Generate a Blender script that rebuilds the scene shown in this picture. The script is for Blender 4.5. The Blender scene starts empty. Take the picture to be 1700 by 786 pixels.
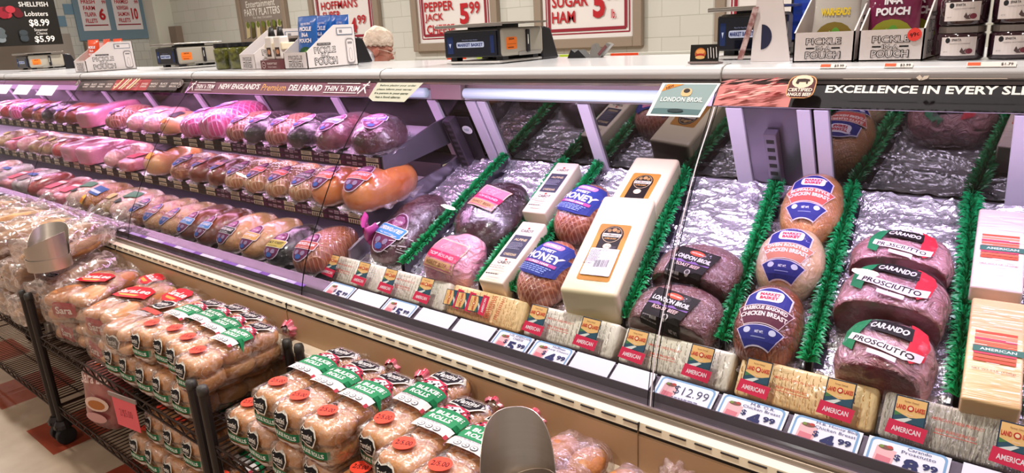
import bpy, bmesh, math, random
from mathutils import Vector, Matrix, noise
from mathutils.bvhtree import BVHTree
random.seed(7)
C = bpy.context.scene.collection
S = bpy.context.scene
PI = math.pi

# ------------------------------------------------------------ camera (1700 x 786 frame)
cam = bpy.data.cameras.new('camera'); co = bpy.data.objects.new('camera', cam); C.objects.link(co)
cam.sensor_width = 36.0; cam.lens = 36.0 * 1153 / 1700; cam.clip_start = 0.02; cam.clip_end = 80
RX = Vector((0.77962411, 0.62411796, -0.0516045)); DN = Vector((0.13867512, -0.25240837, -0.95763209)); FW = Vector((-0.61070079, 0.73943681, -0.28333328))
m = Matrix((RX, -DN, -FW)).transposed().to_4x4(); m.translation = Vector((0, 0, 1.5))
co.matrix_world = m
S.camera = co
# ------------------------------------------------------------ colour management, world, room lamps
S.view_settings.view_transform = 'Standard'; S.view_settings.look = 'None'
S.view_settings.gamma = 1.0; S.view_settings.use_curve_mapping = False
S.view_settings.exposure = -0.1
S.cycles.max_bounces = 8; S.cycles.transparent_max_bounces = 16; S.cycles.caustics_reflective = False; S.cycles.caustics_refractive = False
S.cycles.sample_clamp_indirect = 4.0
w = bpy.data.worlds.new('room_air'); S.world = w; w.use_nodes = True
w.node_tree.nodes['Background'].inputs[0].default_value = (1.0, 0.90, 0.82, 1); w.node_tree.nodes['Background'].inputs[1].default_value = 0.34

def area(name, loc, size, power, col=(1, 1, 1), rot=(0, 0, 0), shape='RECTANGLE', spread=None):
    l = bpy.data.lights.new(name, 'AREA'); l.shape = shape; l.size = size[0]; l.size_y = size[1]; l.energy = power; l.color = col
    if spread: l.spread = spread
    o = bpy.data.objects.new(name, l); C.objects.link(o); o.location = loc; o.rotation_euler = rot
    return o
# ceiling lamps of the shop
for i, (x, y) in enumerate([(-9, -1.5), (-5, -1.5), (-1, -1.5), (2.5, -1.5), (-9, 3.7), (-5, 3.7), (-1, 3.7), (-9, 1.1), (-5, 1.1), (-1, 1.1)]):
    area('ceiling_lamp_light', (x, y, 3.83), (.17, .17), 125 if y > 3 else 88 if y > 0 else 52, (1.0, 0.95, 0.89) if y > 0 else (1.0, .88, .78), shape='DISK')
# pink-violet meat lamps hidden under the canopy of the case
PINK = (1.0, 0.50, 0.93); LILAC = (0.86, 0.68, 1.0)
for x0, x1, p, c in [(-9.0, -5.5, 17, PINK), (-5.5, -3.7, 9.5, PINK), (-3.7, -1.95, 9.5, PINK), (-1.85, -0.65, 10, LILAC), (-0.60, 1.2, 13, LILAC)]:
    area('case_lamp_light', ((x0 + x1) / 2, 1.70, 1.345), (x1 - x0, 0.06), p, c, rot=(0.12, 0, 0))
# lamps below the two shelves
for x0, x1 in [(-9.0, -5.5), (-5.5, -3.7), (-3.7, -1.99)]:
    area('shelf_lamp_light', ((x0 + x1) / 2, 1.74, 1.065), (x1 - x0, 0.03), 1.8 * (x1 - x0), (1.0, .62, .9), rot=(0.3, 0, 0))
    area('shelf_lamp_light', ((x0 + x1) / 2, 1.62, 0.865), (x1 - x0, 0.03), 1.8 * (x1 - x0), (1.0, .66, .9), rot=(0.3, 0, 0))

# ------------------------------------------------------------ materials
def lin(h):
    if isinstance(h, tuple): return h if len(h) == 4 else (*h, 1)
    h = h.lstrip('#'); o = []
    for i in (0, 2, 4):
        c = int(h[i:i+2], 16) / 255; o.append(c / 12.92 if c <= .04045 else ((c + .055) / 1.055) ** 2.4)
    return (*o, 1)
MC = {}
class NT:
    def __init__(s, m): s.t = m.node_tree; s.n = s.t.nodes; s.l = s.t.links
    def add(s, k, **kw):
        n = s.n.new(k)
        for a, b in kw.items():
            if a.startswith('i_'):
                key = a[2:]; key = int(key) if key.isdigit() else key.replace('_', ' ')
                n.inputs[key].default_value = b
            else: setattr(n, a, b)
        return n
    def link(s, a, b): s.l.new(a, b)
def mat(name, col='#808080', rough=.5, metal=0., coat=0., coat_rough=.08, spec=.5, emis=None, es=1., noise_scale=0, noise_amt=0., col2=None, bump=0., bump_scale=40., bump_detail=3., net=None, ramp=(.4, .6), aniso=None, sss=0., film=0., stretch=None):
    if name in MC: return MC[name]
    m = bpy.data.materials.new(name); m.use_nodes = True; t = NT(m); b = t.n['Principled BSDF']
    b.inputs['Base Color'].default_value = lin(col); b.inputs['Roughness'].default_value = rough; b.inputs['Metallic'].default_value = metal
    b.inputs['Coat Weight'].default_value = coat; b.inputs['Coat Roughness'].default_value = coat_rough; b.inputs['Specular IOR Level'].default_value = spec
    if emis: b.inputs['Emission Color'].default_value = lin(emis); b.inputs['Emission Strength'].default_value = es
    if sss: b.inputs['Subsurface Weight'].default_value = sss; b.inputs['Subsurface Scale'].default_value = .01
    tc = t.add('ShaderNodeTexCoord'); vec = tc.outputs['Object']
    if stretch:
        mp = t.add('ShaderNodeMapping'); mp.inputs['Scale'].default_value = stretch; t.link(vec, mp.inputs[0]); vec = mp.outputs[0]
    colout = None; h = None
    if col2 and noise_scale:
        nz = t.add('ShaderNodeTexNoise', i_Scale=noise_scale, i_Detail=4.0, i_Roughness=.6); t.link(vec, nz.inputs['Vector'])
        r = t.add('ShaderNodeValToRGB'); r.color_ramp.elements[0].position = ramp[0]; r.color_ramp.elements[1].position = ramp[1]
        r.color_ramp.elements[0].color = lin(col); r.color_ramp.elements[1].color = lin(col2); t.link(nz.outputs['Fac'], r.inputs[0]); colout = r.outputs[0]
    if net:   # (scale, line colour, strength, x, y)
        sc, lc, k = net
        fs = []
        for ang in (.72, -.72):
            mp = t.add('ShaderNodeMapping'); mp.inputs['Rotation'].default_value = (0, 0, ang); t.link(tc.outputs['Object'], mp.inputs[0])
            wv = t.add('ShaderNodeTexWave', i_Scale=sc, i_Distortion=1.2, i_Detail=1.0); wv.bands_direction = 'X'; t.link(mp.outputs[0], wv.inputs['Vector'])
            pw = t.add('ShaderNodeMath', operation='POWER'); pw.inputs[1].default_value = 6; t.link(wv.outputs['Fac'], pw.inputs[0]); fs.append(pw.outputs[0])
        mx = t.add('ShaderNodeMath', operation='MAXIMUM'); t.link(fs[0], mx.inputs[0]); t.link(fs[1], mx.inputs[1])
        mm = t.add('ShaderNodeMath', operation='MULTIPLY'); mm.inputs[1].default_value = k; t.link(mx.outputs[0], mm.inputs[0])
        mc = t.add('ShaderNodeMix', data_type='RGBA'); t.link(mm.outputs[0], mc.inputs['Factor'])
        if colout: t.link(colout, mc.inputs[6])
        else: mc.inputs[6].default_value = lin(col)
        mc.inputs[7].default_value = lin(lc); colout = mc.outputs[2]; h = mx.outputs[0]
    if colout: t.link(colout, b.inputs['Base Color'])
    if bump or h:
        bp = t.add('ShaderNodeBump'); bp.inputs['Strength'].default_value = min(1, bump if bump else .3); bp.inputs['Distance'].default_value = .018
        if bump:
            bn = t.add('ShaderNodeTexNoise', i_Scale=bump_scale, i_Detail=bump_detail, i_Distortion=1.6 if coat else .3); t.link(vec, bn.inputs['Vector']); hh = bn.outputs['Fac']
            if h:
                ad = t.add('ShaderNodeMath', operation='MULTIPLY_ADD'); t.link(h, ad.inputs[0]); ad.inputs[1].default_value = -.35; t.link(hh, ad.inputs[2]); hh = ad.outputs[0]
        else: hh = h
        t.link(hh, bp.inputs['Height']); t.link(bp.outputs[0], b.inputs['Coat Normal']); 
        if not coat or h or rough > .3: t.link(bp.outputs[0], b.inputs['Normal'])
    MC[name] = m; return m
def film_mat(name, tint='#ffffff', opac=.06, gloss=.22, bump=.9, scale=28, rough=.12, haze='#f4e6e2', glint=.35, edge=.35):
    """thin clear plastic: mostly see-through, with crumpled shiny creases whose glints are also painted white"""
    if name in MC: return MC[name]
    m = bpy.data.materials.new(name); m.use_nodes = True; t = NT(m); t.n.remove(t.n['Principled BSDF']); out = t.n['Material Output']
    tc = t.add('ShaderNodeTexCoord')
    nz = t.add('ShaderNodeTexNoise', i_Scale=scale, i_Detail=4.0, i_Distortion=1.4); t.link(tc.outputs['Object'], nz.inputs['Vector'])
    vo = t.add('ShaderNodeTexVoronoi', i_Scale=scale * .7); vo.feature = 'DISTANCE_TO_EDGE'
    mx2 = t.add('ShaderNodeMix', data_type='RGBA'); mx2.inputs['Factor'].default_value = .12; t.link(tc.outputs['Object'], mx2.inputs[6]); t.link(nz.outputs['Color'], mx2.inputs[7]); t.link(mx2.outputs[2], vo.inputs['Vector'])
    ad = t.add('ShaderNodeMath', operation='ADD'); t.link(nz.outputs['Fac'], ad.inputs[0]); t.link(vo.outputs['Distance'], ad.inputs[1])
    bp = t.add('ShaderNodeBump'); bp.inputs['Strength'].default_value = bump; bp.inputs['Distance'].default_value = .006; t.link(ad.outputs[0], bp.inputs['Height'])
    tr = t.add('ShaderNodeBsdfTransparent'); tr.inputs[0].default_value = lin(tint)
    df = t.add('ShaderNodeBsdfDiffuse'); df.inputs[0].default_value = lin(haze); t.link(bp.outputs[0], df.inputs['Normal'])
    gl = t.add('ShaderNodeBsdfGlossy'); gl.inputs['Roughness'].default_value = rough; t.link(bp.outputs[0], gl.inputs['Normal'])
    # glints painted into the colour: white diffuse lines along the creases
    cr = t.add('ShaderNodeMapRange'); cr.inputs['From Min'].default_value = 0; cr.inputs['From Max'].default_value = .10; cr.inputs['To Min'].default_value = glint; cr.inputs['To Max'].default_value = opac
    t.link(vo.outputs['Distance'], cr.inputs['Value'])
    m1 = t.add('ShaderNodeMixShader'); t.link(cr.outputs[0], m1.inputs[0]); t.link(tr.outputs[0], m1.inputs[1]); t.link(df.outputs[0], m1.inputs[2])
    lw = t.add('ShaderNodeLayerWeight'); lw.inputs['Blend'].default_value = .35; t.link(bp.outputs[0], lw.inputs['Normal'])
    ml = t.add('ShaderNodeMath', operation='MULTIPLY_ADD'); t.link(lw.outputs['Facing'], ml.inputs[0]); ml.inputs[1].default_value = edge; ml.inputs[2].default_value = gloss
    m2 = t.add('ShaderNodeMixShader'); t.link(ml.outputs[0], m2.inputs[0]); t.link(m1.outputs[0], m2.inputs[1]); t.link(gl.outputs[0], m2.inputs[2])
    t.link(m2.outputs[0], out.inputs[0]); MC[name] = m; return m
def glass_mat(name, tint='#f3f6f6', refl=.025, blend=.2, rough=.0):
    if name in MC: return MC[name]
    m = bpy.data.materials.new(name); m.use_nodes = True; t = NT(m); t.n.remove(t.n['Principled BSDF']); out = t.n['Material Output']
    tr = t.add('ShaderNodeBsdfTransparent'); tr.inputs[0].default_value = lin(tint)
    gl = t.add('ShaderNodeBsdfGlossy'); gl.inputs['Roughness'].default_value = rough
    lw = t.add('ShaderNodeLayerWeight'); lw.inputs['Blend'].default_value = .5
    pw = t.add('ShaderNodeMath', operation='POWER'); t.link(lw.outputs['Facing'], pw.inputs[0]); pw.inputs[1].default_value = 5
    ml = t.add('ShaderNodeMath', operation='MULTIPLY_ADD'); t.link(pw.outputs[0], ml.inputs[0]); ml.inputs[1].default_value = .7; ml.inputs[2].default_value = refl
    ml.use_clamp = True
    mx = t.add('ShaderNodeMixShader'); t.link(ml.outputs[0], mx.inputs[0]); t.link(tr.outputs[0], mx.inputs[1]); t.link(gl.outputs[0], mx.inputs[2])
    t.link(mx.outputs[0], out.inputs[0]); MC[name] = m; return m
def ink(h):
    return mat('ink_' + h.lstrip('#'), h, rough=.6, spec=.2)

# ------------------------------------------------------------ mesh builder
class MB:
    def __init__(s): s.v = []; s.f = []; s.mi = []; s.mats = []
    def m(s, mt):
        if mt not in s.mats: s.mats.append(mt)
        return s.mats.index(mt)
    def add(s, vs, fs, mt=None, M=None):
        n = len(s.v); k = s.m(mt) if mt else 0
        s.v += [(M @ Vector(v)) if M else Vector(v) for v in vs]
        s.f += [tuple(i + n for i in f) for f in fs]; s.mi += [k] * len(fs); return s
    def box(s, c, d, mt=None, M=None, R=None):
        x, y, z = d[0] / 2, d[1] / 2, d[2] / 2
        vs = [Vector((a * x, b * y, e * z)) for e in (-1, 1) for b in (-1, 1) for a in (-1, 1)]
        if R: vs = [R @ v for v in vs]
        vs = [v + Vector(c) for v in vs]
        return s.add(vs, [(0, 2, 3, 1), (4, 5, 7, 6), (0, 1, 5, 4), (2, 6, 7, 3), (0, 4, 6, 2), (1, 3, 7, 5)], mt, M)
    def prism(s, pts, axis, a, b, mt=None, M=None):
        """closed 2-D outline extruded along an axis from a to b"""
        n = len(pts)
        def P(p, t): return {'X': (t, p[0], p[1]), 'Y': (p[0], t, p[1]), 'Z': (p[0], p[1], t)}[axis]
        vs = [P(p, a) for p in pts] + [P(p, b) for p in pts]
        fs = [tuple(range(n))[::-1], tuple(range(n, 2 * n))] + [(i, (i + 1) % n, n + (i + 1) % n, n + i) for i in range(n)]
        return s.add(vs, fs, mt, M)
    def sheet(s, pts, axis, a, b, th, mt=None, M=None):
        """open 2-D profile with thickness, extruded"""
        n = len(pts); nrm = []
        for i in range(n):
            p = Vector(pts[max(i - 1, 0)]); q = Vector(pts[min(i + 1, n - 1)]); d = (q - p).normalized(); nrm.append(Vector((-d.y, d.x)))
        o = [Vector(p) for p in pts] + [Vector(pts[i]) + nrm[i] * th for i in reversed(range(n))]
        def P(p, t): return {'X': (t, p[0], p[1]), 'Y': (p[0], t, p[1]), 'Z': (p[0], p[1], t)}[axis]
        k = len(o); vs = [P(p, a) for p in o] + [P(p, b) for p in o]
        fs = [(i, (i + 1) % k, k + (i + 1) % k, k + i) for i in range(k)]
        for i in range(n - 1):
            fs += [(i, k - 1 - i, k - 2 - i, i + 1), (k + i, k + i + 1, k + k - 2 - i, k + k - 1 - i)]
        return s.add(vs, fs, mt, M)
    def grid(s, fn, nu, nv, mt=None, closeu=False, M=None):
        vs = [fn(i / nu, j / nv) for j in range(nv + 1) for i in range(nu + (0 if closeu else 1))]
        w = nu if closeu else nu + 1; fs = []
        for j in range(nv):
            for i in range(nu):
                a = j * w + i; b = j * w + (i + 1) % w; fs.append((a, b, b + w, a + w))
        return s.add(vs, fs, mt, M)
    def tube(s, pts, r, n=8, mt=None, M=None, caps=True):
        pts = [Vector(p) for p in pts]; rs = r if isinstance(r, (list, tuple)) else [r] * len(pts)
        vs = []; fs = []; up = Vector((0, 0, 1))
        for i, p in enumerate(pts):
            d = (pts[min(i + 1, len(pts) - 1)] - pts[max(i - 1, 0)]).normalized()
            u = d.cross(up if abs(d.z) < .95 else Vector((1, 0, 0))).normalized(); v = d.cross(u)
            for k in range(n):
                a = 2 * PI * k / n; vs.append(p + (u * math.cos(a) + v * math.sin(a)) * rs[i])
        for i in range(len(pts) - 1):
            for k in range(n): fs.append((i * n + k, i * n + (k + 1) % n, (i + 1) * n + (k + 1) % n, (i + 1) * n + k))
        if caps: fs += [tuple(range(n))[::-1], tuple(range((len(pts) - 1) * n, len(pts) * n))]
        return s.add(vs, fs, mt, M)
    def lathe(s, prof, n=24, mt=None, M=None, c=(0, 0, 0)):
        vs = [(c[0] + r * math.cos(2 * PI * k / n), c[1] + r * math.sin(2 * PI * k / n), c[2] + z) for r, z in prof for k in range(n)]
        fs = [(i * n + k, i * n + (k + 1) % n, (i + 1) * n + (k + 1) % n, (i + 1) * n + k) for i in range(len(prof) - 1) for k in range(n)]
        if prof[0][0] > 1e-4: fs.append(tuple(range(n))[::-1])
        if prof[-1][0] > 1e-4: fs.append(tuple(range((len(prof) - 1) * n, len(prof) * n)))
        return s.add(vs, fs, mt, M)
    def blob(s, size, p=2.3, n=12, c=(0, 0, 0), flat=None, lump=0., lscale=12., seed=0, mt=None, M=None, warp=None, pz=None):
        """rounded lump of given size, superellipsoid exponent p, flattened below flat*half-height"""
        idx = {}; vs = []; fs = []; hx, hy, hz = size[0] / 2, size[1] / 2, size[2] / 2; pz = pz or p
        def V(a, b, d):
            k = (round(a, 5), round(b, 5), round(d, 5))
            if k in idx: return idx[k]
            a, b, d = [math.tan(q * PI / 4) for q in k]
            l = (abs(a) ** p + abs(b) ** p + abs(d) ** p) ** (1 / p); v = Vector((a / l * hx, b / l * hy, d / l * hz))
            if warp: v = Vector(warp(v))
            if lump:
                q = v * lscale + Vector((seed * 7.3, seed * 3.1, seed * 1.7)); v = v + v.normalized() * lump * noise.fractal(q, 1, 2, 3)
            if flat is not None and v.z < -flat * hz: v.z = -flat * hz + (v.z + flat * hz) * .04
            idx[k] = len(vs); vs.append(v + Vector(c)); return idx[k]
        g = [-1 + 2 * i / n for i in range(n + 1)]
        for i in range(n):
            for j in range(n):
                a, b, d, e = g[i], g[i + 1], g[j], g[j + 1]
                for sg in (-1, 1):
                    q = [(V(sg, a, d), V(sg, b, d), V(sg, b, e), V(sg, a, e)), (V(a, sg, d), V(a, sg, e), V(b, sg, e), V(b, sg, d)), (V(a, d, sg), V(b, d, sg), V(b, e, sg), V(a, e, sg))]
                    fs += q if sg > 0 else [t[::-1] for t in q]
        return s.add(vs, fs, mt, M)
    def bvh(s): return BVHTree.FromPolygons([tuple(v) for v in s.v], s.f)
    def build(s, name, mt=None, parent=None, smooth=False, loc=None, rot=None, bev=0, sub=0, segs=2):
        me = bpy.data.meshes.new(name); me.from_pydata([tuple(v) for v in s.v], [], s.f)
        for q in (s.mats or ([mt] if mt else [])): me.materials.append(q)
        if s.mats:
            me.polygons.foreach_set('material_index', s.mi)
        me.update()
        if smooth: me.shade_smooth() if hasattr(me, 'shade_smooth') else [setattr(p, 'use_smooth', True) for p in me.polygons]
        o = bpy.data.objects.new(name, me); C.objects.link(o)
        if parent: o.parent = parent
        if loc is not None: o.location = loc
        if rot is not None: o.rotation_euler = rot
        if bev:
            b = o.modifiers.new('edge', 'BEVEL'); b.width = bev; b.segments = segs; b.limit_method = 'ANGLE'; b.angle_limit = .6
        if sub:
            q = o.modifiers.new('round', 'SUBSURF'); q.levels = q.render_levels = sub
        return o
def B(): return MB()

def thing(name, label, cat, loc=(0, 0, 0), rot=(0, 0, 0), group=None):
    o = bpy.data.objects.new(name, None); C.objects.link(o); o.location = loc; o.rotation_euler = rot; o.empty_display_size = .05
    o['label'] = label; o['category'] = cat
    if group: o['group'] = group
    return o
def tag(o, label, cat, group=None, kind=None):
    o['label'] = label; o['category'] = cat
    if group: o['group'] = group
    if kind: o['kind'] = kind
    return o
def struct(o): o['kind'] = 'structure'; return o
def dup(root, loc, rot, label, group=None, scale=None):
    kids = {}
    for k in ALLKIDS.get(root.name, []): kids.setdefault(k.parent.name, []).append(k)
    def cp(o, par):
        c = o.copy(); C.objects.link(c); c.parent = par
        for k in kids.get(o.name, []): cp(k, c)
        return c
    r = cp(root, None); r.location = loc; r.rotation_euler = rot; r['label'] = label
    if group: r['group'] = group
    if scale: r.scale = scale
    return r
ALLKIDS = {}
def register(root):
    out = []
    def walk(o):
        for k in KIDS_OF(o): out.append(k); walk(k)
    walk(root); ALLKIDS[root.name] = out
def KIDS_OF(o): return [k for k in C.objects if k.parent == o]

# ------------------------------------------------------------ flat printing: text, panels, marks
TXT = {}
def text_tris(s, bold=0.):
    k = (s, bold)
    if k not in TXT:
        cu = bpy.data.curves.new('t', 'FONT'); cu.body = s; cu.size = 1; cu.offset = bold; cu.resolution_u = 2; cu.fill_mode = 'FRONT'
        o = bpy.data.objects.new('t', cu); C.objects.link(o); dg = bpy.context.evaluated_depsgraph_get(); dg.update()
        me = bpy.data.meshes.new_from_object(o.evaluated_get(dg)); vs = [(v.co.x, v.co.y) for v in me.vertices]; fs = [tuple(p.vertices) for p in me.polygons]
        bpy.data.objects.remove(o); bpy.data.curves.remove(cu); bpy.data.meshes.remove(me)
        x0 = min(v[0] for v in vs); x1 = max(v[0] for v in vs); y0 = min(v[1] for v in vs); y1 = max(v[1] for v in vs)
        vs = [((v[0] - (x0 + x1) / 2) / (x1 - x0), (v[1] - (y0 + y1) / 2) / (y1 - y0)) for v in vs]
        TXT[k] = (vs, fs, (x1 - x0) / (y1 - y0))
    return TXT[k]
def ell(cx, cy, rx, ry, n=20, a0=0, a1=2 * PI):
    full = abs(a1 - a0 - 2 * PI) < 1e-6; m_ = n if full else n + 1
    return [(cx + rx * math.cos(a0 + (a1 - a0) * i / n), cy + ry * math.sin(a0 + (a1 - a0) * i / n)) for i in range(m_)]
def rrect(cx, cy, w, h, r=.2, n=4):
    r = min(w, h) * r; o = []
    for sx, sy, a in ((1, 1, 0), (-1, 1, PI / 2), (-1, -1, PI), (1, -1, 3 * PI / 2)):
        for i in range(n + 1): b = a + PI / 2 * i / n; o.append((cx + sx * (w / 2 - r) + r * math.cos(b), cy + sy * (h / 2 - r) + r * math.sin(b)))
    return o
def decal(name, ops, mapfn, parent=None, step=None, eps=.0004, layer0=1):
    """ops: ('p',pts,col) ('r',cx,cy,w,h,col[,rot]) ('e',cx,cy,rx,ry,col) ('t',str,cx,cy,w,h,col[,bold,rot]) drawn in order as one thin printed layer stack"""
    out = MB()
    for li, op in enumerate(ops):
        k = op[0]; arc = None
        if k == 't':
            vs, fs, asp = text_tris(op[1], op[7] if len(op) > 7 else 0.); cx, cy, w_, h_ = op[2:6]; col = op[6]; rot = op[8] if len(op) > 8 else 0
            if h_ is None: h_ = w_ / asp
            if w_ is None: w_ = h_ * asp
            ca, sa = math.cos(rot), math.sin(rot); arc = op[9] if len(op) > 9 else 0
            pts = [(v[0] * w_, v[1] * h_ + (arc * (1 - (2 * v[0]) ** 2) if arc else 0)) for v in vs]
            pts = [(cx + x * ca - y * sa, cy + x * sa + y * ca) for x, y in pts]
        else:
            if k == 'r':
                cx, cy, w_, h_, col = op[1:6]; rot = op[6] if len(op) > 6 else 0; ca, sa = math.cos(rot), math.sin(rot)
                pts = [(cx + x * ca - y * sa, cy + x * sa + y * ca) for x, y in ((-w_/2, -h_/2), (w_/2, -h_/2), (w_/2, h_/2), (-w_/2, h_/2))]
            elif k == 'e': pts = ell(*op[1:5]); col = op[5]
            else: pts = op[1]; col = op[2]
            fs = [tuple(range(len(pts)))]
            if step:
                bm = bmesh.new(); f = bm.faces.new([bm.verts.new((x, y, 0)) for x, y in pts])
                if k == 'p' : bmesh.ops.triangulate(bm, faces=bm.faces[:])
                x0 = min(p[0] for p in pts); x1 = max(p[0] for p in pts); y0 = min(p[1] for p in pts); y1 = max(p[1] for p in pts)
                for ax, lo, hi in ((0, x0, x1), (1, y0, y1)):
                    i = math.floor(lo / step) + 1
                    while i * step < hi:
                        co_ = [0, 0, 0]; co_[ax] = i * step; no = [0, 0, 0]; no[ax] = 1
                        bmesh.ops.bisect_plane(bm, geom=bm.verts[:] + bm.edges[:] + bm.faces[:], plane_co=co_, plane_no=no); i += 1
                bm.verts.index_update(); pts = [(v.co.x, v.co.y) for v in bm.verts]; fs = [tuple(v.index for v in f.verts) for f in bm.faces]; bm.free()
            elif len(pts) > 4 and k == 'p':
                bm = bmesh.new(); bm.faces.new([bm.verts.new((x, y, 0)) for x, y in pts]); bmesh.ops.triangulate(bm, faces=bm.faces[:]); bm.verts.index_update()
                pts = [(v.co.x, v.co.y) for v in bm.verts]; fs = [tuple(v.index for v in f.verts) for f in bm.faces]; bm.free()
        mt = ink(col) if isinstance(col, str) else col
        out.add([mapfn(x, y, (li + layer0) * eps) for x, y in pts], fs, mt)
    return out.build(name, parent=parent)
def flat(o, u, v):
    o, u, v = Vector(o), Vector(u).normalized(), Vector(v).normalized(); n = u.cross(v)
    return lambda x, y, e: o + u * x + v * y + n * e
def onto(bvh, o, u, v, lift=0.):
    """wrap the flat artwork onto a body: each point travels along -n until it meets the surface"""
    o, u, v = Vector(o), Vector(u).normalized(), Vector(v).normalized(); n = u.cross(v)
    def fn(x, y, e):
        p = o + u * x + v * y; h = bvh.ray_cast(p + n * .6, -n)
        if h[0] is None: h = bvh.find_nearest(p)
        q = h[0]; nn = h[1] if h[1].dot(n) > 0 else -h[1]
        return q + (nn * .5 + n * .5) * (e + .0008 + lift)
    return fn
def scribble(ops, cx, cy, w, h, rows, col, seed=0, thick=.45):
    """rows of small print"""
    rr = random.Random(seed); dy = h / rows
    for i in range(rows):
        y = cy + h / 2 - dy * (i + .5); x = cx - w / 2; xe = cx + w / 2 * rr.uniform(.5, 1)
        while x < xe:
            l = w * rr.uniform(.05, .16); l = min(l, xe - x + .001); ops.append(('r', x + l / 2, y, l, dy * thick, col)); x += l + w * .03
def barcode(ops, cx, cy, w, h, col='#202020', seed=1):
    rr = random.Random(seed); x = cx - w / 2
    while x < cx + w / 2: b = w * rr.uniform(.015, .05); ops.append(('r', x + b / 2, cy, b, h, col)); x += b + w * rr.uniform(.015, .04)
# ============================================================ the room
def tile_nodes(name, build):
    m_ = bpy.data.materials.new(name); m_.use_nodes = True; t = NT(m_); build(t, t.n['Principled BSDF']); MC[name] = m_; return m_
def floor_build(t, b):
    tc = t.add('ShaderNodeTexCoord'); mp = t.add('ShaderNodeMapping'); mp.inputs['Location'].default_value = (3.25 / .305, -.675 / .305, 0); mp.inputs['Scale'].default_value = (1 / .305,) * 3
    t.link(tc.outputs['Object'], mp.inputs[0]); sx = t.add('ShaderNodeSeparateXYZ'); t.link(mp.outputs[0], sx.inputs[0])
    def M(op, a, b_=None):
        n = t.add('ShaderNodeMath', operation=op)
        for i, q in enumerate((a, b_)):
            if q is None: continue
            if isinstance(q, (int, float)): n.inputs[i].default_value = q
            else: t.link(q, n.inputs[i])
        return n.outputs[0]
    ix = M('FLOOR', sx.outputs[0]); iy = M('FLOOR', sx.outputs[1])
    ex = M('LESS_THAN', M('ABSOLUTE', M('MODULO', ix, 2)), .5); ey = M('LESS_THAN', M('ABSOLUTE', M('MODULO', iy, 4)), .5)
    red = M('MULTIPLY', ex, ey)
    wn = t.add('ShaderNodeTexWhiteNoise'); wn.noise_dimensions = '2D'; cb = t.add('ShaderNodeCombineXYZ'); t.link(ix, cb.inputs[0]); t.link(iy, cb.inputs[1]); t.link(cb.outputs[0], wn.inputs['Vector'])
    nz = t.add('ShaderNodeTexNoise', i_Scale=9.0, i_Detail=6.0); t.link(tc.outputs['Object'], nz.inputs['Vector'])
    r1 = t.add('ShaderNodeValToRGB'); r1.color_ramp.elements[0].color = lin('#8f7a66'); r1.color_ramp.elements[1].color = lin('#b7a48f'); t.link(nz.outputs['Fac'], r1.inputs[0])
    r2 = t.add('ShaderNodeValToRGB'); r2.color_ramp.elements[0].color = lin('#6e2c1e'); r2.color_ramp.elements[1].color = lin('#9a4630'); t.link(nz.outputs['Fac'], r2.inputs[0])
    mx = t.add('ShaderNodeMix', data_type='RGBA'); t.link(red, mx.inputs['Factor']); t.link(r1.outputs[0], mx.inputs[6]); t.link(r2.outputs[0], mx.inputs[7])
    t.link(mx.outputs[2], b.inputs['Base Color']); b.inputs['Roughness'].default_value = .28
struct(MB().box((-4, 1.5, -.05), (26, 16, .1)).build('floor', tile_nodes('vinyl_tiles', floor_build)))
def block_build(c1, c2, w_, h_, mort, rough=.35, axis='XZ'):
    def f(t, b):
        tc = t.add('ShaderNodeTexCoord'); sx = t.add('ShaderNodeSeparateXYZ'); t.link(tc.outputs['Object'], sx.inputs[0]); cb = t.add('ShaderNodeCombineXYZ')
        t.link(sx.outputs[0 if axis == 'XZ' else 1], cb.inputs[0]); t.link(sx.outputs[2], cb.inputs[1])
        br = t.add('ShaderNodeTexBrick', i_Scale=1.0); br.inputs['Color1'].default_value = lin(c1); br.inputs['Color2'].default_value = lin(c2); br.inputs['Mortar'].default_value = lin(mort)
        br.inputs['Mortar Size'].default_value = .004; br.inputs['Brick Width'].default_value = w_; br.inputs['Row Height'].default_value = h_; t.link(cb.outputs[0], br.inputs['Vector'])
        t.link(br.outputs['Color'], b.inputs['Base Color']); b.inputs['Roughness'].default_value = rough
        bp = t.add('ShaderNodeBump', i_Strength=.5); bp.inputs['Distance'].default_value = .004; bp.invert = True; t.link(br.outputs['Fac'], bp.inputs['Height']); t.link(bp.outputs[0], b.inputs['Normal'])
    return f
struct(MB().box((-4.6, 6.6, 2.0), (17.8, .2, 4.0)).build('wall_back', tile_nodes('glazed_block', block_build('#cfd0c8', '#cacbc2', .39, .195, '#b6b7ab'))))
def tilewall(t, b):
    block_build('#c9cbc6', '#c2c5c1', .15, .15, '#aaaca8', .3, 'YZ')(t, b)
struct(MB().box((-13.6, 1.5, 2.0), (.2, 10, 4.0)).build('wall_left', tile_nodes('white_wall_tile', tilewall)))
struct(MB().box((-4, 1.5, 4.05), (26, 16, .1)).build('ceiling', mat('ceiling_tile', '#d9d5cc', rough=.9)))
# blue checker tiles set in the left wall: two staggered rows
tb = MB(); bl = mat('blue_tile', '#6f93ab', rough=.3)
for r_, z in ((0, 2.24), (1, 2.05)):
    for k in range(-4, 5):
        y = 4.62 + k * .34 + r_ * .17
        if y < 5.3: tb.box((-13.495, y, z), (.012, .17, .17))
struct(tb.build('trim_1', bl))
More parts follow.
